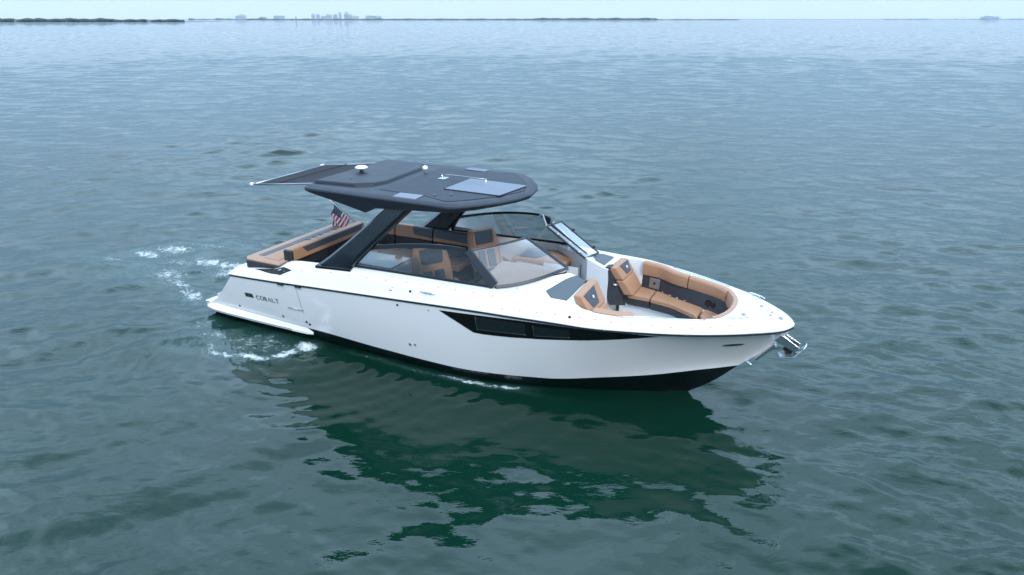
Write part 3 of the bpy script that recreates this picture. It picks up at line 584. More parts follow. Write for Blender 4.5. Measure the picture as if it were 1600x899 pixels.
for x in (8.84, 8.98, 9.12, 9.27): MB().lathe((x, INN(x) - .12, 1.205), [(.026, 0), (.028, .012), (.020, .014), (.018, .004), (.001, .003)], 12).build('cup_holder', M['steel'], wall, smooth=True)
# thin rail on the port coaming and starboard coaming edge
MB().tube([(x, INN(x) + .10, float(zdeck(x, INN(x) + .10)) + .012) for x in stations(8.95, 9.98, 14)], .007, 6).build('grab_rail', M['steel'], deck, smooth=True)
MB().tube([(x, -INN(x) - .05, float(zdeck(x, INN(x) + .05)) + .012) for x in stations(8.75, 9.9, 14)], .007, 6).build('grab_rail', M['steel'], deck, smooth=True)
# ------------------------------------------------------------------ windshield
ws = empty('windshield', parent=B)
def ribbon(path, w, th, name, mm, parent, up=(0, 0, 1), closed=False):
    """flat bar following a path; w across (in-plane), th thick"""
    return None
def quadpane(name, P, mm, parent, n=8):   # P: 4 corner vectors
    a, b, c, d = [Vector(p) for p in P]
    return MB().loops([[tuple((a + (d - a) * (i/n)) * (1 - j/n) + (b + (c - b) * (i/n)) * (j/n)) for j in range(n + 1)] for i in range(n + 1)], cap=False, closed=False).build(name, mm, parent, smooth=True)
def bar(p, q, w, th, nrm, name, mm, parent, w2=None, bevel=.008):
    p = Vector(p); q = Vector(q); t = (q - p).normalized(); nrm = Vector(nrm).normalized(); s = t.cross(nrm).normalized(); w2 = w2 or w
    A = [p + s*w/2 + nrm*th/2, p - s*w/2 + nrm*th/2, p - s*w/2 - nrm*th/2, p + s*w/2 - nrm*th/2]
    Bq = [q + s*w2/2 + nrm*th/2, q - s*w2/2 + nrm*th/2, q - s*w2/2 - nrm*th/2, q + s*w2/2 - nrm*th/2]
    return MB().hexa(A, Bq).build(name, mm, parent, bevel=bevel)
def curvebar(pts, w, th, nrm, name, mm, parent):
    L = []; P = [Vector(p) for p in pts]; nrm = Vector(nrm).normalized()
    for i, p in enumerate(P):
        t = (P[min(i+1, len(P)-1)] - P[max(i-1, 0)]).normalized(); s = t.cross(nrm).normalized()
        L.append([p + s*w/2 + nrm*th/2, p - s*w/2 + nrm*th/2, p - s*w/2 - nrm*th/2, p + s*w/2 - nrm*th/2])
    return MB().loops(L).build(name, mm, parent, bevel=.006)
def side_glass(sd, x0, x1t, x1b, mm, tw=.05, x0t=None):
    yb, yt = sd * 1.285, sd * 1.22
    zt0 = 1.99
    bot = [(x, yb, float(zdeck(x, 1.29)) + .02) for x in stations(x0, x1b, 12)]
    x0t = x0t or x0 + .22
    top = [(x, yt + (yb - yt) * 0, zt0 + (2.265 - zt0) * math.sin(min((x - x0t) / (x1t - x0t), 1) * PI/2) ** .9) for x in stations(x0t, x1t, 12)]
    n = (0, sd, .12)
    gl = []
    for k in range(13): gl.append([tuple(Vector(bot[k]).lerp(Vector(top[k]), j/6)) for j in range(7)])
    MB().loops(gl, cap=False, closed=False).build('side_glass', M['glass'], ws, smooth=True)
    curvebar(bot, .045, .03, n, 'bottom_frame', mm, ws); curvebar(top, tw, .035, n, 'top_frame', mm, ws)
    bar(bot[0], top[0], .05, .03, n, 'aft_frame', mm, ws)
    return bot[-1], top[-1]
bS, tS = side_glass(-1, 3.97, 6.20, 6.72, M['frame'], .075)
bP, tP = side_glass(1, 4.42, 6.38, 6.95, M['framek'], .05)
def corner(b, t, sd, mm, w=.13):
    o = bar(Vector(b) + Vector((.02, -sd*.01, .02)), Vector(t) + Vector((.05, 0, 0)), w, .05, (.35, sd, .2), 'corner_post', mm, ws, w2=w * .75, bevel=.018)
corner(bS, tS, -1, M['frame'], .17); corner(bP, tP, 1, M['framek'], .09)
def front(sd, bc, tc_, yb, yt, xb, xt, zb, zt, mm, wtop=.035, wbot=.05, n=12, curve=.10):
    """curved front pane between corner and the inboard edge"""
    bc = Vector(bc) + Vector((.05, 0, .02)); tc_ = Vector(tc_) + Vector((.06, 0, 0)); bi = Vector((xb, yb, zb)); ti = Vector((xt, yt, zt))
    bot = []; top = []
    for k in range(n + 1):
        u = k / n; c = math.sin(u * PI) * curve
        p = bc.lerp(bi, u) + Vector((c, 0, 0)); q = tc_.lerp(ti, u) + Vector((c, 0, .02 * math.sin(u * PI)))
        p.z = float(zdeck(p.x, abs(p.y))) + .03; bot.append(p); top.append(q)
    MB().loops([[tuple(bot[k].lerp(top[k], j/8)) for j in range(9)] for k in range(n + 1)], cap=False, closed=False).build('front_glass', M['clear'], ws, smooth=True)
    nr = (.6, sd * .5, .6)
    curvebar(bot, wbot, .03, nr, 'bottom_frame', mm, ws); curvebar(top, wtop, .03, nr, 'top_frame', mm, ws)
    bar(bot[-1], top[-1], .045, .03, nr, 'inboard_frame', mm, ws)
    return bot, top
front(-1, bS, tS, -.30, -.33, 7.58, 6.84, 1.87, 2.31, M['frame'])
front(1, bP, tP, .62, .62, 7.56, 6.86, 1.87, 2.31, M['framek'])
# centre door leaf folded back onto the port pane
dq = [(7.60, .44, 1.83), (6.86, .46, 2.30), (6.93, .95, 2.27), (7.66, .95, 1.79)]
dl = quadpane('door_glass', dq, M['clear'], ws)
for i in range(4): bar(dq[i], dq[(i+1) % 4], .035 if i != 0 else .055, .025, (.6, .1, .75), 'door_frame', M['framek'], ws)
for t in (.3, .85):
    p = Vector(dq[2]).lerp(Vector(dq[3]), t); MB().lathe(p + Vector((0, .02, 0)), [(.022, 0), (.026, .02), (.015, .035), (.001, .036)], 10, (.5, .6, .6)).build('door_catch', M['rubber'], ws, smooth=True)
    p = Vector(dq[1]).lerp(Vector(dq[0]), t); MB().box(p.x - .025, p.x + .025, p.y - .02, p.y + .02, p.z - .01, p.z + .035).build('door_hinge', M['steel'], ws, bevel=.006)
bar((6.86, .46, 2.30), (6.48, 1.15, 2.28), .03, .03, (.3, .3, 1), 'stay', M['steel'], ws)
# small stowed mirror-like wedge glass at the port corner
# ------------------------------------------------------------------ arch legs
def arch(sd, foot, top, name='arch_leg', yf=1.36, yt=1.22, zf=1.60, ztp=2.86, th=.13):
    L = []
    for t in np.linspace(0, 1, 9):
        xa = foot[0] + (top[0] - foot[0]) * (t ** .93); xb = foot[1] + (top[1] - foot[1]) * (t ** 1.05)
        z = zf + (ztp - zf) * t; y = yf + (yt - yf) * t; w = xb - xa
        za = z + .02 * (1 - t); zb = z + .0
        bul = .035
        L.append([(xa, sd * (y - th * .3), za), (xa + w * .12, sd * (y + bul * .7), za), (xa + w * .80, sd * (y + bul), zb), (xb - w * .06, sd * (y + bul * .2), zb), (xb, sd * (y - th * .5), zb), (xb - w * .1, sd * (y - th), zb), (xa + w * .15, sd * (y - th), za)])
    o = MB().loops(L).build(name, M['arch'], B, smooth=True, bevel=.012)
    L2 = [Vector(l[3]) + Vector((-.045, sd * .008, 0)) for l in L]
    MB().tube(L2, .006, 5).build('arch_seam', M['gap'], o)
    foot_ = [(foot[0] - .02, sd * 1.22, zf - .03), (foot[1] + .04, sd * 1.22, zf + .03), (foot[1] + .04, sd * 1.42, zf - .0), (foot[0] - .02, sd * 1.42, zf - .05)]
    MB().hexa(foot_, [(x, y, z + .05) for x, y, z in foot_]).build('arch_foot', M['framek'], o, bevel=.01)
    return o
arch(-1, (3.26, 3.98), (4.80, 5.30), zf=1.605)
arch(1, (3.60, 4.30), (5.10, 5.55), zf=1.605)
# ------------------------------------------------------------------ hardtop
half = [(3.0, 0), (2.98, .9), (2.99, 1.20), (3.10, 1.31), (3.8, 1.335), (4.34, 1.34), (4.55, 1.342), (5.4, 1.345), (5.98, 1.34), (6.10, 1.27), (6.34, 1.02), (6.56, .72), (6.72, .38), (6.79, 0)]
OUT = [(x, -y) for x, y in half] + [(x, y) for x, y in half[::-1][1:-1]]
def ztop(x): return 2.99
def zlow(x, y):
    d = float(np.interp(x, [3.0, 3.6, 4.15, 4.34, 4.55, 5.2, 6.0, 6.8], [2.87, 2.80, 2.685, 2.655, 2.755, 2.80, 2.845, 2.87]))
    return d if abs(y) > 1.0 else (2.87 + (d - 2.87) * max(0, (abs(y) - .8) / .2))
cx = 4.9
def inset(p, k): # towards the middle, k metres
    x, y = p; sy = max(abs(y) - k, 0) * (1 if y >= 0 else -1); sx = x + (k if x < cx else -k) * (1 if (x < 3.3 or x > 5.9) else 0); return (sx, sy)
Ls = []
for k, fz in ((.30, lambda x, y: 2.885), (.12, lambda x, y: min(zlow(x, y) + .03, 2.885)), (.07, lambda x, y: zlow(x, y)), (.05, lambda x, y: zlow(x, y) + .012), (.0, lambda x, y: ztop(x) - .055 - .02 * (x < 3.4)),
              (.012, lambda x, y: ztop(x) - .035), (.075, lambda x, y: ztop(x) - .004), (.10, lambda x, y: ztop(x)), (.19, lambda x, y: ztop(x) + .004)):
    Ls.append([(*inset(p, k), fz(*p)) for p in OUT])
Ls[0] = [(x + (.03 if x < 3.4 else 0), y, z) for x, y, z in Ls[0]]
ht = MB().loops(Ls).build('hardtop', M['char'], B, bevel=.008)
MB().loops([[(*inset(p, .28), 2.881) for p in OUT], [(*inset(p, .30), 2.875) for p in OUT]]).build('underside_panel', M['under'], ht)
# raised aft housing of the awning and central channel
aft = [(3.10, -1.10), (3.95, -1.02), (4.22, -.82), (4.30, -.55), (4.22, .70), (4.05, 1.02), (3.10, 1.10)]
MB().hexa([(x, y, ztop(x) - .02) for x, y in aft], [(x + (.03 if x < 3.5 else -.05), y * .97, ztop(x) + .06) for x, y in aft]).build('awning_housing', M['char'], ht, bevel=.03, seg=3)
rec = [(4.42, -1.0), (5.30, -1.0)] + [inset(p_, .15) for p_ in OUT if p_[0] > 5.5] + [(5.30, 1.0), (4.42, 1.0)]
m = MB(); n_ = len(rec)
m.loops([[(x, y, ztop(x) + .004) for x, y in rec], [(x - (x - 5.4) * .012, y * .985, ztop(x) + .014) for x, y in rec]])
m.build('roof_panel', M['char2'], ht, bevel=.008)
sk_ = MB().hexa([(5.42,-.52,ztop(5.4)+.02),(6.46,-.54,ztop(6.4)+.02),(6.56,.28,ztop(6.4)+.02),(5.42,.34,ztop(5.4)+.02)], [(5.42,-.52,ztop(5.4)+.034),(6.46,-.54,ztop(6.4)+.034),(6.56,.28,ztop(6.4)+.034),(5.42,.34,ztop(5.4)+.034)]).build('skylight', M['sky_panel'], ht, bevel=.006)
MB().tube([(5.42, .35, ztop(5.4)+.028), (5.42, -.53, ztop(5.4)+.028)], .010, 5).build('skylight_seal', M['gap'], sk_)
for sd in (-1, 1):
    MB().hexa([(4.90, sd*1.04, ztop(5)+.003), (5.34, sd*1.02, ztop(5)+.003), (5.34, sd*1.27, ztop(5)-.012), (4.90, sd*1.27, ztop(5)-.012)], [(4.90, sd*1.04, ztop(5)+.022), (5.34, sd*1.02, ztop(5)+.022), (5.34, sd*1.25, ztop(5)+.010), (4.90, sd*1.25, ztop(5)+.010)]).build('solar_vent', M['sky_panel'], ht, bevel=.006)
for (x, y) in ((5.5, -.95), (5.72, -.80), (3.62, -.7)): MB().lathe((x, y, ztop(x) + (.02 if x > 5 else .073)), [(.022, 0), (.018, .01), (.001, .012)], 10).build('screw_cover', M['sky_panel'], ht, smooth=True)
d = MB().lathe((3.46, -.20, 3.075), [(.03, 0), (.03, .04), (.085, .045), (.115, .055), (.115, .068), (.09, .085), (.05, .093), (.001, .095)], 24).build('satellite_dome', M['plastic'], ht, smooth=True)
MB().lathe((3.46, -.20, 3.045), [(.06, 0), (.035, .02), (.028, .06), (.001, .062)], 12).build('dome_mount', M['rubber'], d, smooth=True)
MB().lathe((4.40, .46, 3.06), [(.02, -.08), (.02, 0), (.045, .005), (.052, .03), (.045, .055), (.02, .072), (.001, .075)], 16).build('antenna_ball', M['plastic'], ht, smooth=True)
a_ = MB().tube([(4.86, .20, 3.075), (5.2, .185, 3.080), (5.86, .15, 3.085)], [.008, .010, .007], 8).build('whip_antenna', M['steeld'], ht, smooth=True)
for x, y in ((4.93, .20), (5.84, .15)): MB().lathe((x, y, 2.99), [(.028, 0), (.022, .02), (.012, .04), (.012, .085), (.001, .088)], 12).build('antenna_bracket', M['steel'], a_, smooth=True)
MB().box(4.88, 5.02, .12, .28, 3.0, 3.015).build('antenna_plate', M['steel'], a_, bevel=.006)
# awning extended aft, drooping slightly
aw = empty('awning', parent=B)
ya0, ya1 = .97, 1.04
rows = []
for i in range(17):
    t = i / 16; x = 1.58 + (3.16 - 1.58) * t; z = 2.80 + .19 * t - .02 * math.sin(t * PI); hw_ = ya0 + (ya1 - ya0) * t
    rows.append([(x, hw_ * s / 8, z - .015 * math.sin(abs(s) / 8 * PI) * 0 - .018 * (1 - (s / 8) ** 2) * math.sin(t * PI)) for s in range(-8, 9)])
top_ = rows; m = MB(); m.loops(rows, cap=False, closed=False); m.loops([[(x, y, z - .006) for x, y, z in r] for r in rows], cap=False, closed=False)
m.build('shade_cloth', M['canvas'], aw, smooth=True)
for sd in (-1, 1):
    MB().tube([(1.50, sd * .97, 2.785), (2.3, sd * 1.0, 2.87), (3.2, sd * 1.04, 2.985)], .016, 8).build('side_pole', M['steeld'], aw, smooth=True)
    MB().lathe((1.50, sd * .97, 2.785), [(.028, -.04), (.032, 0), (.028, .04)], 10, (1, 0, .12)).build('pole_end', M['plastic'], aw, smooth=True)
MB().tube([(1.58, -.96, 2.80), (1.58, .96, 2.80)], .016, 8).build('end_pole', M['steeld'], aw, smooth=True)
MB().tube([(2.12, -.99, 2.862), (2.12, .99, 2.862)], .007, 6).build('cross_batten', M['canvas'], aw, smooth=True)
# ------------------------------------------------------------------ bow roller bracket
br = empty('bow_roller', parent=B)
for y in (-.075, .075):
    MB().hexa([(10.74, y-.010, 1.22), (10.84, y-.010, 1.34), (11.17, y-.010, 1.15), (11.13, y-.010, 1.06)], [(10.74, y+.010, 1.22), (10.84, y+.010, 1.34), (11.17, y+.010, 1.15), (11.13, y+.010, 1.06)]).build('bracket_plate', M['steel'], br, bevel=.004)
MB().lathe((11.10, -.07, 1.12), [(.045, 0), (.025, .05), (.025, .09), (.045, .14)], 14, (0, 1, 0)).build('roller', M['rubber'], br, smooth=True)
MB().hexa([(10.56, -.04, .80), (10.60, -.04, .78), (10.86, -.04, 1.08), (10.82, -.04, 1.12)], [(10.56, .04, .80), (10.60, .04, .78), (10.86, .04, 1.08), (10.82, .04, 1.12)]).build('stem_guard', M['steel'], br, bevel=.01)
MB().lathe((10.46, 0, .72), [(.02, -.02), (.02, .06), (.03, .07), (.001, .075)], 10, (1, 0, -.6)).build('bow_eye', M['steel'], br, smooth=True)

# ------------------------------------------------------------------ anchor stowed in the bow roller
def bw(x, y, z=0):
    c, s = math.cos(BYAW), math.sin(BYAW); return (BX + x * c - y * s, BY + x * s + y * c, z)
an = empty('anchor', bw(10.98, 0, 1.0), BYAW); an.scale = (.9, .9, .9)
tag(an, 'polished steel anchor hanging in the roller under the bow tip', 'anchor')
MB().tube([(-.28, 0, .33), (-.05, 0, .20), (.10, 0, .10), (.20, 0, .03)], [.020, .026, .026, .02], 8).build('shank', M['steel'], an, smooth=True)
m = MB()
for sd in (-1, 1):
    m.hexa([(.24, 0, .13), (.30, sd*.05, .17), (.16, sd*.17, .02), (-.06, sd*.13, -.06), (-.12, 0, -.03)], [(.235, 0, .105), (.295, sd*.05, .15), (.16, sd*.17, 0), (-.06, sd*.13, -.08), (-.12, 0, -.055)])
m.build('fluke', M['steel'], an, bevel=.006)
MB().tube([(.27, -.13, .16), (.30, -.07, .19), (.31, 0, .20), (.30, .07, .19), (.27, .13, .16)], .013, 8).build('roll_bar', M['steel'], an, smooth=True)
MB().hexa([(.02, -.04, .14), (.20, -.04, .02), (.12, -.04, -.06), (-.04, -.04, .06)], [(.02, .04, .14), (.20, .04, .02), (.12, .04, -.06), (-.04, .04, .06)]).build('hinge_block', M['rubber'], an, bevel=.01)
# ------------------------------------------------------------------ national flag on its staff
fl = empty('flag', bw(2.20, 1.15, 1.48), BYAW)
tag(fl, 'striped red and white flag with blue canton on a slanted staff at the stern', 'flag')
sdir = Vector((-.72, 0, .50)).normalized()
MB().tube([(0, 0, 0), tuple(sdir * 1.0)], [.014, .010], 8).build('staff', M['plastic'], fl, smooth=True)
MB().tube([tuple(Vector((.02, 0, .0))), tuple(sdir * 1.0 + Vector((.02, 0, .012)))], .006, 6).build('staff_track', M['rubber'], fl, smooth=True)
MB().lathe(tuple(sdir * 1.01), [(.018, -.015), (.022, 0), (.012, .02), (.001, .025)], 10, tuple(sdir)).build('finial', M['plastic'], fl, smooth=True)
# cloth hangs from the staff; hoist along the staff, fly drooping down and folded
NU, NV = 39, 26; v = []; f = []; mi = []
for j in range(NV + 1):
    for i in range(NU + 1):
        u = i / NU; w_ = j / NV            # u along fly, w_ along hoist (0 = low end)
        p = sdir * (.30 + .48 * w_)
        drop = u * .52 * (1 - .0 * w_)
        q = p + Vector((-.26 * u + .16 * u * u - .03 * math.sin(u * 9 + w_ * 3) * u, .035 * math.sin(u * 13 + w_ * 5) * (.3 + u), -drop * .85 - .06 * u * u * w_))
        v.append(q)
for j in range(NV):
    for i in range(NU):
        a = j * (NU + 1) + i; f.append((a, a + 1, a + NU + 2, a + NU + 1))
        stripe = int(j / NV * 13); red = stripe % 2 == 0
        canton = (i < NU * .4 and j >= NV * 6 / 13)
        mi.append(2 if canton else (1 if red else 0))
me = bpy.data.meshes.new('flag_cloth'); me.from_pydata([tuple(q) for q in v], [], f)
for mm in ('white', 'red', 'navy'): me.materials.append(M[mm])
for p, k in zip(me.polygons, mi): p.material_index = k; p.use_smooth = True
fc = bpy.data.objects.new('cloth', me); C.objects.link(fc); fc.parent = fl
# stars
m = MB()
for r_ in range(9):
    for c_ in range(6 if r_ % 2 == 0 else 5):
        i = (c_ + (.5 if r_ % 2 == 0 else 1)) * NU * .4 / 6; j = NV * 6/13 + (r_ + .5) * NV * 7/13 / 9
        k = int(j) * (NU + 1) + int(i); p = Vector(v[k]).lerp(Vector(v[k + 1]), i % 1); nv = (Vector(v[k+1]) - Vector(v[k])).cross(Vector(v[k+NU+1]) - Vector(v[k])).normalized()
        e1 = (Vector(v[k+1]) - Vector(v[k])).normalized(); e2 = nv.cross(e1)
        for s_ in (-.002, .002):
            pts = [p + nv * s_ + (e1 * math.cos(a * PI/5) + e2 * math.sin(a * PI/5)) * (.009 if a % 2 == 0 else .004) for a in range(10)]
            m.add(pts, [tuple(range(10))])
m.build('stars', M['white'], fc)
# ------------------------------------------------------------------ water: one sheet from under the camera to the horizon
def w2b(x, y):
    c, s = math.cos(BYAW), math.sin(BYAW); dx, dy = x - BX, y - BY; return dx * c + dy * s, -dx * s + dy * c
def water_mesh():
    th = [-180 + 4 * i for i in range(33)] ; th = [t for t in th if t < -52]
    fine = list(np.arange(-50, 50.01, .135)); th = np.radians(np.array(th + fine + [-t for t in th[::-1]]))
    r = [.5, 1.5, 3, 4.2]; k = 1.0052
    while r[-1] < 120: r.append(r[-1] * k)
    while r[-1] < 900: r.append(r[-1] * 1.012)
    while r[-1] < 12000: r.append(r[-1] * 1.06)
    r = np.array(r); T, Rr = np.meshgrid(th, r); X = Rr * np.sin(T); Y = Rr * np.cos(T)
    Z = np.zeros_like(X); DX = np.zeros_like(X); DY = np.zeros_like(X)
    cell = np.maximum(Rr * .0056, Rr * .00236)
    g = np.random.default_rng(5)
    # patchy wind: amplitude varies slowly over the surface
    gust = .75 + .25 * np.sin(X * .11 + .05 * Y + 1.3) * np.sin(Y * .045 - X * .03 + .4) + .15 * np.sin(X * .31 - Y * .21)
    bx, by = w2b(X, Y)
    # sheltered, smoother water on the near side of the boat
    lee = np.exp(-np.abs((bx - 6) / 6.5) ** 4 - np.abs((by + 3.4) / 3.6) ** 4)
    gust = gust * (1 - .72 * lee)
    for i in range(150):
        lam = .20 * (4.6 / .20) ** (g.random() ** 1.05)
        d = math.radians(-100 + g.normal(0, 27)); kk = 2 * PI / lam
        amp = .0024 * lam ** 1.0 * (.5 + g.random()) * (1.7 if lam < .7 else (1.6 if lam < 2.4 else 1.0))
        ph = g.random() * 2 * PI; kx, ky = kk * math.cos(d), kk * math.sin(d)
        fade = np.clip((lam / cell - 2.2) / 2.5, 0, 1); a = amp * fade * gust
        A = kx * X + ky * Y + ph
        Z += a * np.cos(A); DX -= .8 * a * math.cos(d) * np.sin(A); DY -= .8 * a * math.sin(d) * np.sin(A)
    # long-crested old wakes crossing the open water on either side
    for side, mean in ((1, -127), (-1, -58)):
        mk = 1 / (1 + np.exp(-(side * X - 3.0) / 1.6)) * (.55 + .45 * np.sin(X * .23 * side + Y * .17))
        for i in range(26):
            lam = .45 * (3.0 / .45) ** g.random(); d = math.radians(mean + g.normal(0, 9)); kk = 2 * PI / lam; kx, ky = kk * math.cos(d), kk * math.sin(d)
            a = .0034 * lam * (.5 + g.random()) * np.clip((lam / cell - 2.2) / 2.5, 0, 1) * mk; A = kx * X + ky * Y + g.random() * 2 * PI
            Z += a * np.cos(A); DX -= .8 * a * math.cos(d) * np.sin(A); DY -= .8 * a * math.sin(d) * np.sin(A)
    # ripples running out from the hull and the stern
    for (cx_, cy_, lam, amp, ext) in ((3.0, -1.6, .34, .0055, 3.0), (6.0, -1.6, .42, .004, 3.0), (.2, -.4, .40, .004, 2.5), (-1.0, 1.5, .36, .004, 2.5)):
        dd = np.hypot(bx - cx_, by - cy_); a = amp * np.exp(-(dd / ext) ** 2) * np.clip((lam / cell - 2.2) / 2.5, 0, 1)
        Z += a * np.sin(2 * PI * dd / lam + 1.6 * np.sin(bx * 1.3 + by * .7) + 1.3 * np.sin(by * 2.1 - bx * .8) + .8 * np.sin(bx * 3.1))
    # foam density
    F = np.zeros_like(X)
    def blob(x, y, sx, sy, rot, w):
        c, s = math.cos(rot), math.sin(rot); sx, sy = (sx * 1.15, sy * 1.25) if abs(sy) > .1 else (sx, sy); u = (bx - x) * c + (by - y) * s; q = -(bx - x) * s + (by - y) * c
        return w * np.exp(-(u / sx) ** 2 - (q / sy) ** 2)
    for b_ in FOAM: F = np.maximum(F, blob(*b_))
    F = np.clip(F, 0, 1)
    Z += F * .03 * (np.sin(bx * 31 + 3 * np.sin(by * 17)) * np.sin(by * 27 + 2 * np.sin(bx * 13)))
    near = np.clip((r - 3) / 3, 0, 1)[:, None]; Z *= near
    V = np.stack([X + DX * near, Y + DY * near, Z], -1).reshape(-1, 3)
    nr, nt_ = X.shape; I = np.arange(nr * nt_).reshape(nr, nt_)
    quads = np.stack([I[:-1, :-1], I[:-1, 1:], I[1:, 1:], I[1:, :-1]], -1).reshape(-1, 4)
    me = bpy.data.meshes.new('sea_water'); me.vertices.add(len(V)); me.vertices.foreach_set('co', V.ravel().astype(np.float32))
    me.loops.add(quads.size); me.polygons.add(len(quads)); me.loops.foreach_set('vertex_index', quads.ravel().astype(np.int32))
    me.polygons.foreach_set('loop_start', np.arange(0, quads.size, 4, dtype=np.int32)); me.update(calc_edges=True)
    me.polygons.foreach_set('use_smooth', np.ones(len(quads), bool))
    a2 = me.attributes.new('calm', 'FLOAT', 'POINT'); a2.data.foreach_set('value', lee.ravel().astype(np.float32)); at = me.attributes.new('foam', 'FLOAT', 'POINT'); at.data.foreach_set('value', F.ravel().astype(np.float32))
    if me.polygons[0].normal.z < 0: me.flip_normals()
    o = bpy.data.objects.new('sea_water', me); C.objects.link(o); o['kind'] = 'structure'; o['label'] = 'rippled blue green sea surface'
    return o
# foam patches in boat coordinates: x, y, length, width, angle, density
FOAM = [(2.92, -1.52, .26, .18, 0, 1.0), (2.75, -1.92, .30, .13, 1.0, .95), (2.35, -2.28, .5, .12, .35, .86), (1.75, -2.48, .55, .10, .1, .76), (1.35, -2.32, .4, .10, -.7, .66),
        (2.0, -1.85, .9, .45, .2, .60), (1.1, -1.95, .7, .35, .2, .54), (.45, -1.65, .5, .3, .2, .48), (.9, -2.5, .5, .25, 0, .42),
        (-1.45, .75, .6, .5, 1.2, .84), (-1.9, 1.1, .8, .28, .3, .80), (-2.6, 1.05, .8, .26, -.1, .80), (-3.2, .8, .9, .3, .1, .66), (-4.2, 1.35, .8, .3, .2, .82), (-4.6, .85, .7, .25, .0, .80),
        (-2.6, -.05, .7, .35, .4, .76), (-1.9, -.4, .8, .26, -.3, .74), (-1.1, -.7, .7, .24, -.3, .74), (-.6, -.6, .4, .5, 0, .5), (-3.0, 2.2, 1.4, .5, .2, .45), (-1.2, 2.4, 1.0, .5, .2, .5), (-3.4, 0, 1.5, .8, 0, .46), (-4.8, .2, 1.2, .25, .2, .64), (-3.6, 1.9, 1.0, .22, .1, .66), (-.7, .8, .6, .8, 0, .5),
        (5.3, -1.40, .8, .05, 0, .60), (6.4, -1.33, .85, .07, .10, .92), (6.95, -1.24, .40, .07, .35, .92), (4.2, -1.38, .6, .05, 0, .55)]
wm = bpy.data.materials.new('sea_water'); wm.use_nodes = True; t = wm.node_tree; p = t.nodes['Principled BSDF']
p.inputs['IOR'].default_value = 1.333; p.inputs['Roughness'].default_value = .06
ge = N(t, 'ShaderNodeNewGeometry')
def noise(scale, det, rough=.5, vec=None, dist=0):
    n = N(t, 'ShaderNodeTexNoise'); n.inputs['Scale'].default_value = scale; n.inputs['Detail'].default_value = det; n.inputs['Roughness'].default_value = rough; n.inputs['Distortion'].default_value = dist
    t.links.new(vec or ge.outputs['Position'], n.inputs['Vector']); return n
# body colour: green shallow water with slow cloudy variation
nb = noise(.05, 3); cr = N(t, 'ShaderNodeMix', data_type='RGBA'); cr.inputs['A'].default_value = WATER_A; cr.inputs['B'].default_value = WATER_B
mr = N(t, 'ShaderNodeMapRange'); mr.inputs[1].default_value = .35; mr.inputs[2].default_value = .65; t.links.new(nb.outputs[0], mr.inputs[0]); t.links.new(mr.outputs[0], cr.inputs['Factor'])
# foam
at = N(t, 'ShaderNodeAttribute', attribute_name='foam')
nf = noise(4.2, 9, .74, dist=1.6); nf2 = noise(19, 6, .7, dist=.8)
s1 = N(t, 'ShaderNodeMath', operation='ADD'); t.links.new(nf.outputs[0], s1.inputs[0]); sc = N(t, 'ShaderNodeMath', operation='MULTIPLY'); sc.inputs[1].default_value = .4; t.links.new(nf2.outputs[0], sc.inputs[0]); t.links.new(sc.outputs[0], s1.inputs[1])
thr = N(t, 'ShaderNodeMapRange'); thr.inputs[1].default_value = 0; thr.inputs[2].default_value = 1; thr.inputs[3].default_value = 1.04; thr.inputs[4].default_value = .42; t.links.new(at.outputs['Fac'], thr.inputs[0])
sb = N(t, 'ShaderNodeMath', operation='SUBTRACT'); t.links.new(s1.outputs[0], sb.inputs[0]); t.links.new(thr.outputs[0], sb.inputs[1])
fm = N(t, 'ShaderNodeMapRange'); fm.inputs[1].default_value = 0; fm.inputs[2].default_value = .24; fm.inputs[4].default_value = .9; t.links.new(sb.outputs[0], fm.inputs[0])
fc2 = N(t, 'ShaderNodeMix', data_type='RGBA'); fc2.inputs['B'].default_value = (.72, .78, .80, 1); t.links.new(fm.outputs[0], fc2.inputs['Factor']); aer = N(t, 'ShaderNodeMix', data_type='RGBA'); aer.inputs['B'].default_value = (.07, .15, .15, 1); ak = N(t, 'ShaderNodeMath', operation='MULTIPLY'); ak.inputs[1].default_value = .45; t.links.new(at.outputs['Fac'], ak.inputs[0])
t.links.new(ak.outputs[0], aer.inputs['Factor']); t.links.new(cr.outputs['Result'], aer.inputs['A']); t.links.new(aer.outputs['Result'], fc2.inputs['A']); t.links.new(fc2.outputs['Result'], p.inputs['Base Color'])
rr = N(t, 'ShaderNodeMapRange'); rr.inputs[3].default_value = WATER_R; rr.inputs[4].default_value = .6; t.links.new(fm.outputs[0], rr.inputs[0]); t.links.new(rr.outputs[0], p.inputs['Roughness'])
# fine ripples: stretched noise in two scales
mp = N(t, 'ShaderNodeMapping'); mp.inputs['Rotation'].default_value = (0, 0, R(12)); mp.inputs['Scale'].default_value = (.55, 1.15, 1); t.links.new(ge.outputs['Position'], mp.inputs['Vector'])
r1 = noise(3.4, 4, .55, mp.outputs[0], .3); r2 = noise(.55, 4, .5, mp.outputs[0], .4); r3 = noise(11, 3, .5, mp.outputs[0], .2)
ac = N(t, 'ShaderNodeAttribute', attribute_name='calm'); cf = N(t, 'ShaderNodeMapRange'); cf.inputs[3].default_value = 1.0; cf.inputs[4].default_value = .30; t.links.new(ac.outputs['Fac'], cf.inputs[0])
def bump(h, dist, prev=None, st=1.0):
    b = N(t, 'ShaderNodeBump'); b.inputs['Distance'].default_value = dist; b.inputs['Strength'].default_value = st; t.links.new(h.outputs[0], b.inputs['Height']); t.links.new(cf.outputs[0], b.inputs['Strength'])
    if prev: t.links.new(prev.outputs[0], b.inputs['Normal'])
    return b
b = bump(r2, .07, None); b = bump(r1, .022, b); b = bump(r3, .004, b); b = bump(fm, .03, b)
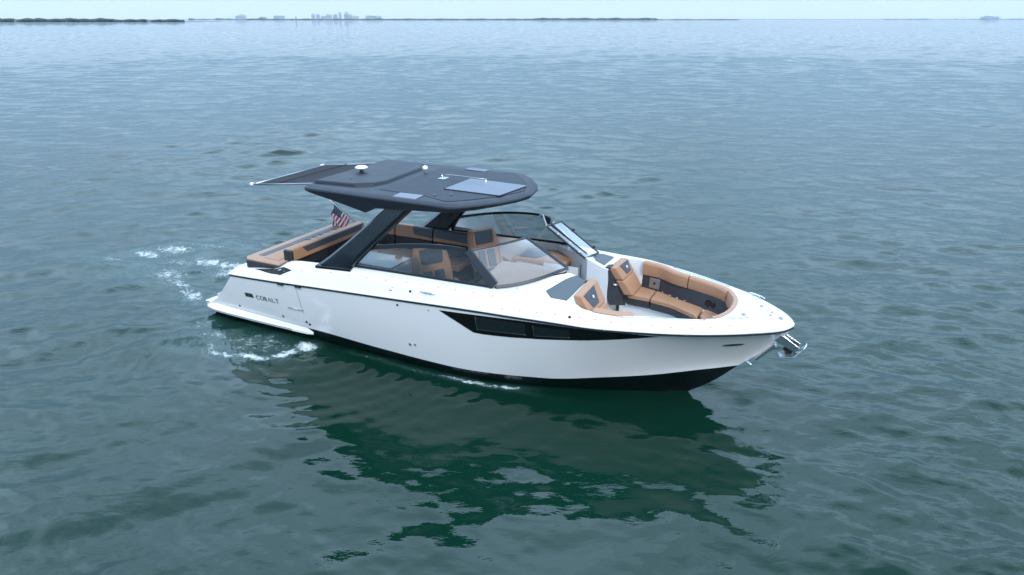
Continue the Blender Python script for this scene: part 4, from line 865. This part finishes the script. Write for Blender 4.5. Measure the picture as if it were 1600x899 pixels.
# wavelets too small for the mesh: tilt of the surface grows to its full open-water value away from the sheltered boat
def vmath(op, a, b_=None):
    n = N(t, 'ShaderNodeVectorMath', operation=op); t.links.new(a, n.inputs[0])
    if b_ is not None:
        if hasattr(b_, 'is_linked'): t.links.new(b_, n.inputs[1])
        else: n.inputs[1].default_value = b_
    return n
q1 = noise(1.3, 5, .62, mp.outputs[0], .2); d0 = vmath('SUBTRACT', q1.outputs['Color'], (.5, .5, .5)); d1 = vmath('MULTIPLY', d0.outputs[0], (1.0, 1.5, 0))
ln_ = vmath('LENGTH', ge.outputs['Position']); am = N(t, 'ShaderNodeMapRange', interpolation_type='SMOOTHSTEP'); am.inputs[1].default_value = 70; am.inputs[2].default_value = 500; am.inputs[3].default_value = .07; am.inputs[4].default_value = 1.6
t.links.new(ln_.outputs['Value'], am.inputs[0]); d2 = N(t, 'ShaderNodeVectorMath', operation='SCALE'); t.links.new(d1.outputs[0], d2.inputs[0]); t.links.new(am.outputs[0], d2.inputs['Scale'])
d3 = vmath('ADD', b.outputs[0], d2.outputs[0]); d4 = vmath('NORMALIZE', d3.outputs[0]); t.links.new(d4.outputs[0], p.inputs['Normal'])
sea = water_mesh(); sea.data.materials.append(wm)
# sea bed far below closes the scene from underneath: not visible, the water is opaque
# ------------------------------------------------------------------ far shore
def at_px(u, D): return (u - 800) / 1065.93 * D     # lateral position at distance D of a point of the far shore
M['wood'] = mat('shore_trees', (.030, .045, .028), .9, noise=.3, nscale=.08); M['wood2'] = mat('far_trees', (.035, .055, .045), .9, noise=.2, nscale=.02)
M['sand'] = mat('shore_ground', (.09, .09, .075), .9, noise=.2, nscale=.05)
M['wallp'] = mat('pale_render_wall', (.42, .41, .38), .8, noise=.05, nscale=.2); M['roofb'] = mat('grey_roof', (.20, .19, .18), .8, noise=.1, nscale=.3)
M['tower'] = mat('tower_concrete', (.40, .42, .44), .7, noise=.06, nscale=.05); M['tglass'] = mat('tower_glazing', (.10, .13, .16), .2)
def land(name, u0, u1, D, h, depth, label):
    g = random.Random(name); x0, x1 = at_px(u0, D), at_px(u1, D); n = 60; L = []
    for i in range(n + 1):
        x = x0 + (x1 - x0) * i / n; k = min(1, i / 3, (n - i) / 3); o = g.uniform(-.02, .02) * D * .3; hh = h * k + .02
        L.append([(x, D + o, -.5), (x, D + o + 8, hh * .5), (x, D + depth * .3 + 8, hh), (x, D + depth, hh), (x, D + depth + 10, -.5)])
    o = MB().loops(L).build(name, M['sand'], smooth=False); o['kind'] = 'structure'; return o
def woods(name, u0, u1, D, hmin, hmax, n, depth, mm, label, prof=None, gaps=()):
    g = np.random.default_rng(sum(map(ord, name))); u = g.uniform(u0, u1, n)
    keep = np.ones(n, bool)
    for a, b in gaps: keep &= ~((u > a) & (u < b) & (g.random(n) < .85))
    u = u[keep]; n = len(u); k = np.array([prof(q) if prof else 1 for q in u])
    s_ = g.uniform(hmin, hmax, n) * k * (.85 + .2 * np.sin(u * .21) * np.sin(u * .083 + 1)); dd = D + g.uniform(0, depth, n); w = s_ * g.uniform(.5, .95, n)
    bm = bmesh.new(); bmesh.ops.create_icosphere(bm, subdivisions=2, radius=1); bm.verts.ensure_lookup_table()
    base = np.array([v_.co[:] for v_ in bm.verts]); fcs = np.array([[v_.index for v_ in f_.verts] for f_ in bm.faces]); bm.free()
    P = base[None] * np.stack([w, w, s_ * .52], 1)[:, None] + g.uniform(-1, 1, (n, len(base), 3)) * s_[:, None, None] * .16
    P += np.stack([(u - 800) / 1065.93 * dd, dd, s_ * .52], 1)[:, None]
    Fv = (fcs[None] + (np.arange(n) * len(base))[:, None, None]).reshape(-1, 3)
    me = bpy.data.meshes.new(name); me.vertices.add(n * len(base)); me.vertices.foreach_set('co', P.ravel().astype(np.float32)); me.loops.add(Fv.size); me.polygons.add(len(Fv))
    me.loops.foreach_set('vertex_index', Fv.ravel().astype(np.int32)); me.polygons.foreach_set('loop_start', np.arange(0, Fv.size, 3, dtype=np.int32)); me.update(calc_edges=True)
    me.materials.append(mm); o = bpy.data.objects.new(name, me); C.objects.link(o)
    tag(o, label, 'trees', kind='stuff'); return o
land('near_shore', -60, 330, 1330, .5, 160, '')
woods('shore_woods', -60, 322, 1330, 3.6, 7.4, 4200, 110, M['wood'], 'dark green tree line along the nearest shore at far left', lambda u: 1.15 if u < 40 else (.62 if u > 220 else .85), gaps=((216, 221), (250, 260)))
land('mid_shore', 325, 470, 4200, 1.2, 300, '')
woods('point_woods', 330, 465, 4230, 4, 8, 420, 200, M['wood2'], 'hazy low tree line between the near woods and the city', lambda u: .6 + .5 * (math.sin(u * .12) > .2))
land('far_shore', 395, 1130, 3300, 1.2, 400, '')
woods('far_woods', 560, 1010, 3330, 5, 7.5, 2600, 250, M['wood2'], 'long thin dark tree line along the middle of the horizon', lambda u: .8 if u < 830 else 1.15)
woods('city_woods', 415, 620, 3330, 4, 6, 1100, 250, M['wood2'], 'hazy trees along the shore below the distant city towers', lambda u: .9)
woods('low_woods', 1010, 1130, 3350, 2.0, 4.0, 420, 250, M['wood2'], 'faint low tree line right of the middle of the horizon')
land('right_shore', 1110, 1660, 5200, 1.5, 500, '')
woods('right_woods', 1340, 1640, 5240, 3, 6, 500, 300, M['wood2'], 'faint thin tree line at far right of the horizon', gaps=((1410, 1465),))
# houses among the near woods
HOUSES = [(30, 14, 5.5), (82, 18, 5.5), (118, 12, 4.8), (150, 15, 5.4), (178, 10, 4.8), (209, 12, 5.2), (243, 11, 4.6), (272, 10, 4.6), (300, 9, 4.2)]
ordn = ['leftmost pale house under the dark trees on the near shore', 'second pale house from the left on the near shore', 'third pale house from the left on the near shore', 'fourth pale house from the left on the near shore',
        'fifth house from the left, middle of the near shore row', 'fourth pale house from the right end of the near shore', 'third pale house from the right end of the near shore', 'second pale house from the right end of the near shore', 'small pale house closest to the right end of the near shore']
for (u, w, h), lab in zip(HOUSES, ordn):
    w *= .5; h *= .7
    x = at_px(u, 1338); e = tag(empty('shore_house', (x, 1338, .3)), lab, 'house', 'houses on the near shore')
    MB().box(-w/2, w/2, -5, 3, 0, h * .62).build('wall', M['wallp'], e)
    MB().add([(-w/2-.5,-5.5,h*.62),(w/2+.5,-5.5,h*.62),(w/2+.5,3.5,h*.62),(-w/2-.5,3.5,h*.62),(-w/2+2,-1,h),(w/2-2,-1,h)], [(0,1,5,4),(1,2,5),(2,3,4,5),(3,0,4),(3,2,1,0)]).build('roof', M['roofb'], e)
    for k in (-.3, 0, .3): MB().box(k*w-.7, k*w+.7, -5.06, -5.0, h*.2, h*.45).build('window', M['tglass'], e)
# towers of the far city
TOWERS = [(406,13,6.5,4,'low broad twin-roofed block standing alone left of the city'), (438,9,3.2,1,'small low block between the lone broad block and the wide dark one'), (462,14,4.6,2,'wide low block left of the channel marker'),
          (511.5,5,7.8,3,'left tower of the slim pair right of the channel marker'), (518.5,5,7.2,3,'right tower of the slim pair right of the channel marker'), (526,6,4.2,1,'low block just right of the slim tower pair'),
          (534,8,6.4,1,'broad block left of the city centre'), (543.5,6,7.2,4,'stepped block left of the thin tall tower'), (550.5,3.5,9.8,0,'thin tall tower left of the tallest tower'),
          (559.5,6,10.4,4,'tallest stepped tower in the middle of the city'), (565.5,5,6.6,1,'shorter tower leaning against the tallest on its right'), (573,8,4.4,2,'low block at the right foot of the city'),
          (596,16,4.6,2,'long low block right of the city'), (606,8,4.1,1,'last small block at the right end of the city'), (1489,12,4.6,4,'pale block alone on the right part of the horizon'), (1502,9,3.6,1,'lower block beside the pale one at right'), (1583,22,4.8,2,'long low building at the far right end of the horizon')]
D_ = 8200; px = D_ / 1065.93
for u, w, h, ty, lab in TOWERS:
    w *= px; h *= px; x = at_px(u, D_); e = tag(empty('city_tower', (x, D_, 0)), lab, 'building', 'distant city buildings')
    d = max(w * .6, 14); m = MB().box(-w/2, w/2, -d/2, d/2, 0, h * (.72 if ty in (3, 4) else 1))
    m.build('tower_block', M['tower'], e)
    if ty == 4: MB().box(-w*.22, w*.42, -d*.4, d*.4, h*.72, h*.92).build('upper_block', M['tower'], e); MB().box(-w*.05, w*.25, -d*.25, d*.25, h*.92, h).build('roof_crown', M['tower'], e)
    elif ty == 3: MB().box(-w*.4, w*.4, -d*.4, d*.4, h*.72, h*.94).build('upper_block', M['tower'], e); MB().box(-w*.15, w*.15, -d*.15, d*.15, h*.94, h*1.02).build('roof_crown', M['tower'], e)
    elif ty in (1, 2): MB().box(-w*.3, -w*.1, -d*.2, d*.2, h, h*1.1).build('roof_crown', M['tower'], e)
    k = 1
    while k * 12 < h * .7: 
        MB().box(-w*.46, w*.46, -d/2 - .6, -d/2, k*12, k*12+5).build('window_band', M['tglass'], e); k += 1
# channel marker
D_ = 1500; x = at_px(486, D_); e = tag(empty('channel_marker', (x, D_, 0)), 'lone upright channel marker on piles left of the city', 'channel marker')
m = MB()
for a in (0, 120, 240): m.tube([(1.6 * math.cos(R(a)), 1.6 * math.sin(R(a)), -1), (.7 * math.cos(R(a)), .7 * math.sin(R(a)), 5)], .32, 8)
m.build('piles', M['roofb'], e); MB().lathe((0, 0, 5), [(1.5, 0), (1.5, .5), (.35, .55), (.35, 4.4), (.001, 4.5)], 12).build('platform', M['roofb'], e)
MB().box(-1.2, 1.2, -.15, .15, 6.3, 8.7).build('day_board', M['roofb'], e); MB().lathe((0, 0, 9.4), [(.4, 0), (.45, .6), (.001, .9)], 10).build('lantern', M['plastic'], e)
# low radio mast on the far trees
# ------------------------------------------------------------------ haze
hz = MB().box(-13000, 13000, -13000, 13000, -3, 260).build('haze', mat('haze_holder', (1, 1, 1)))
hm = bpy.data.materials.new('haze'); hm.use_nodes = True; ht_ = hm.node_tree; ht_.nodes.clear()
ho = N(ht_, 'ShaderNodeOutputMaterial'); hv = N(ht_, 'ShaderNodeVolumePrincipled'); hv.inputs['Color'].default_value = (.72, .88, 1.0, 1); hv.inputs['Density'].default_value = HAZE; hv.inputs['Anisotropy'].default_value = .2
ht_.links.new(hv.outputs[0], ho.inputs['Volume']); hz.data.materials.clear(); hz.data.materials.append(hm); hz['kind'] = 'stuff'; hz['label'] = 'pale blue haze over the far water'
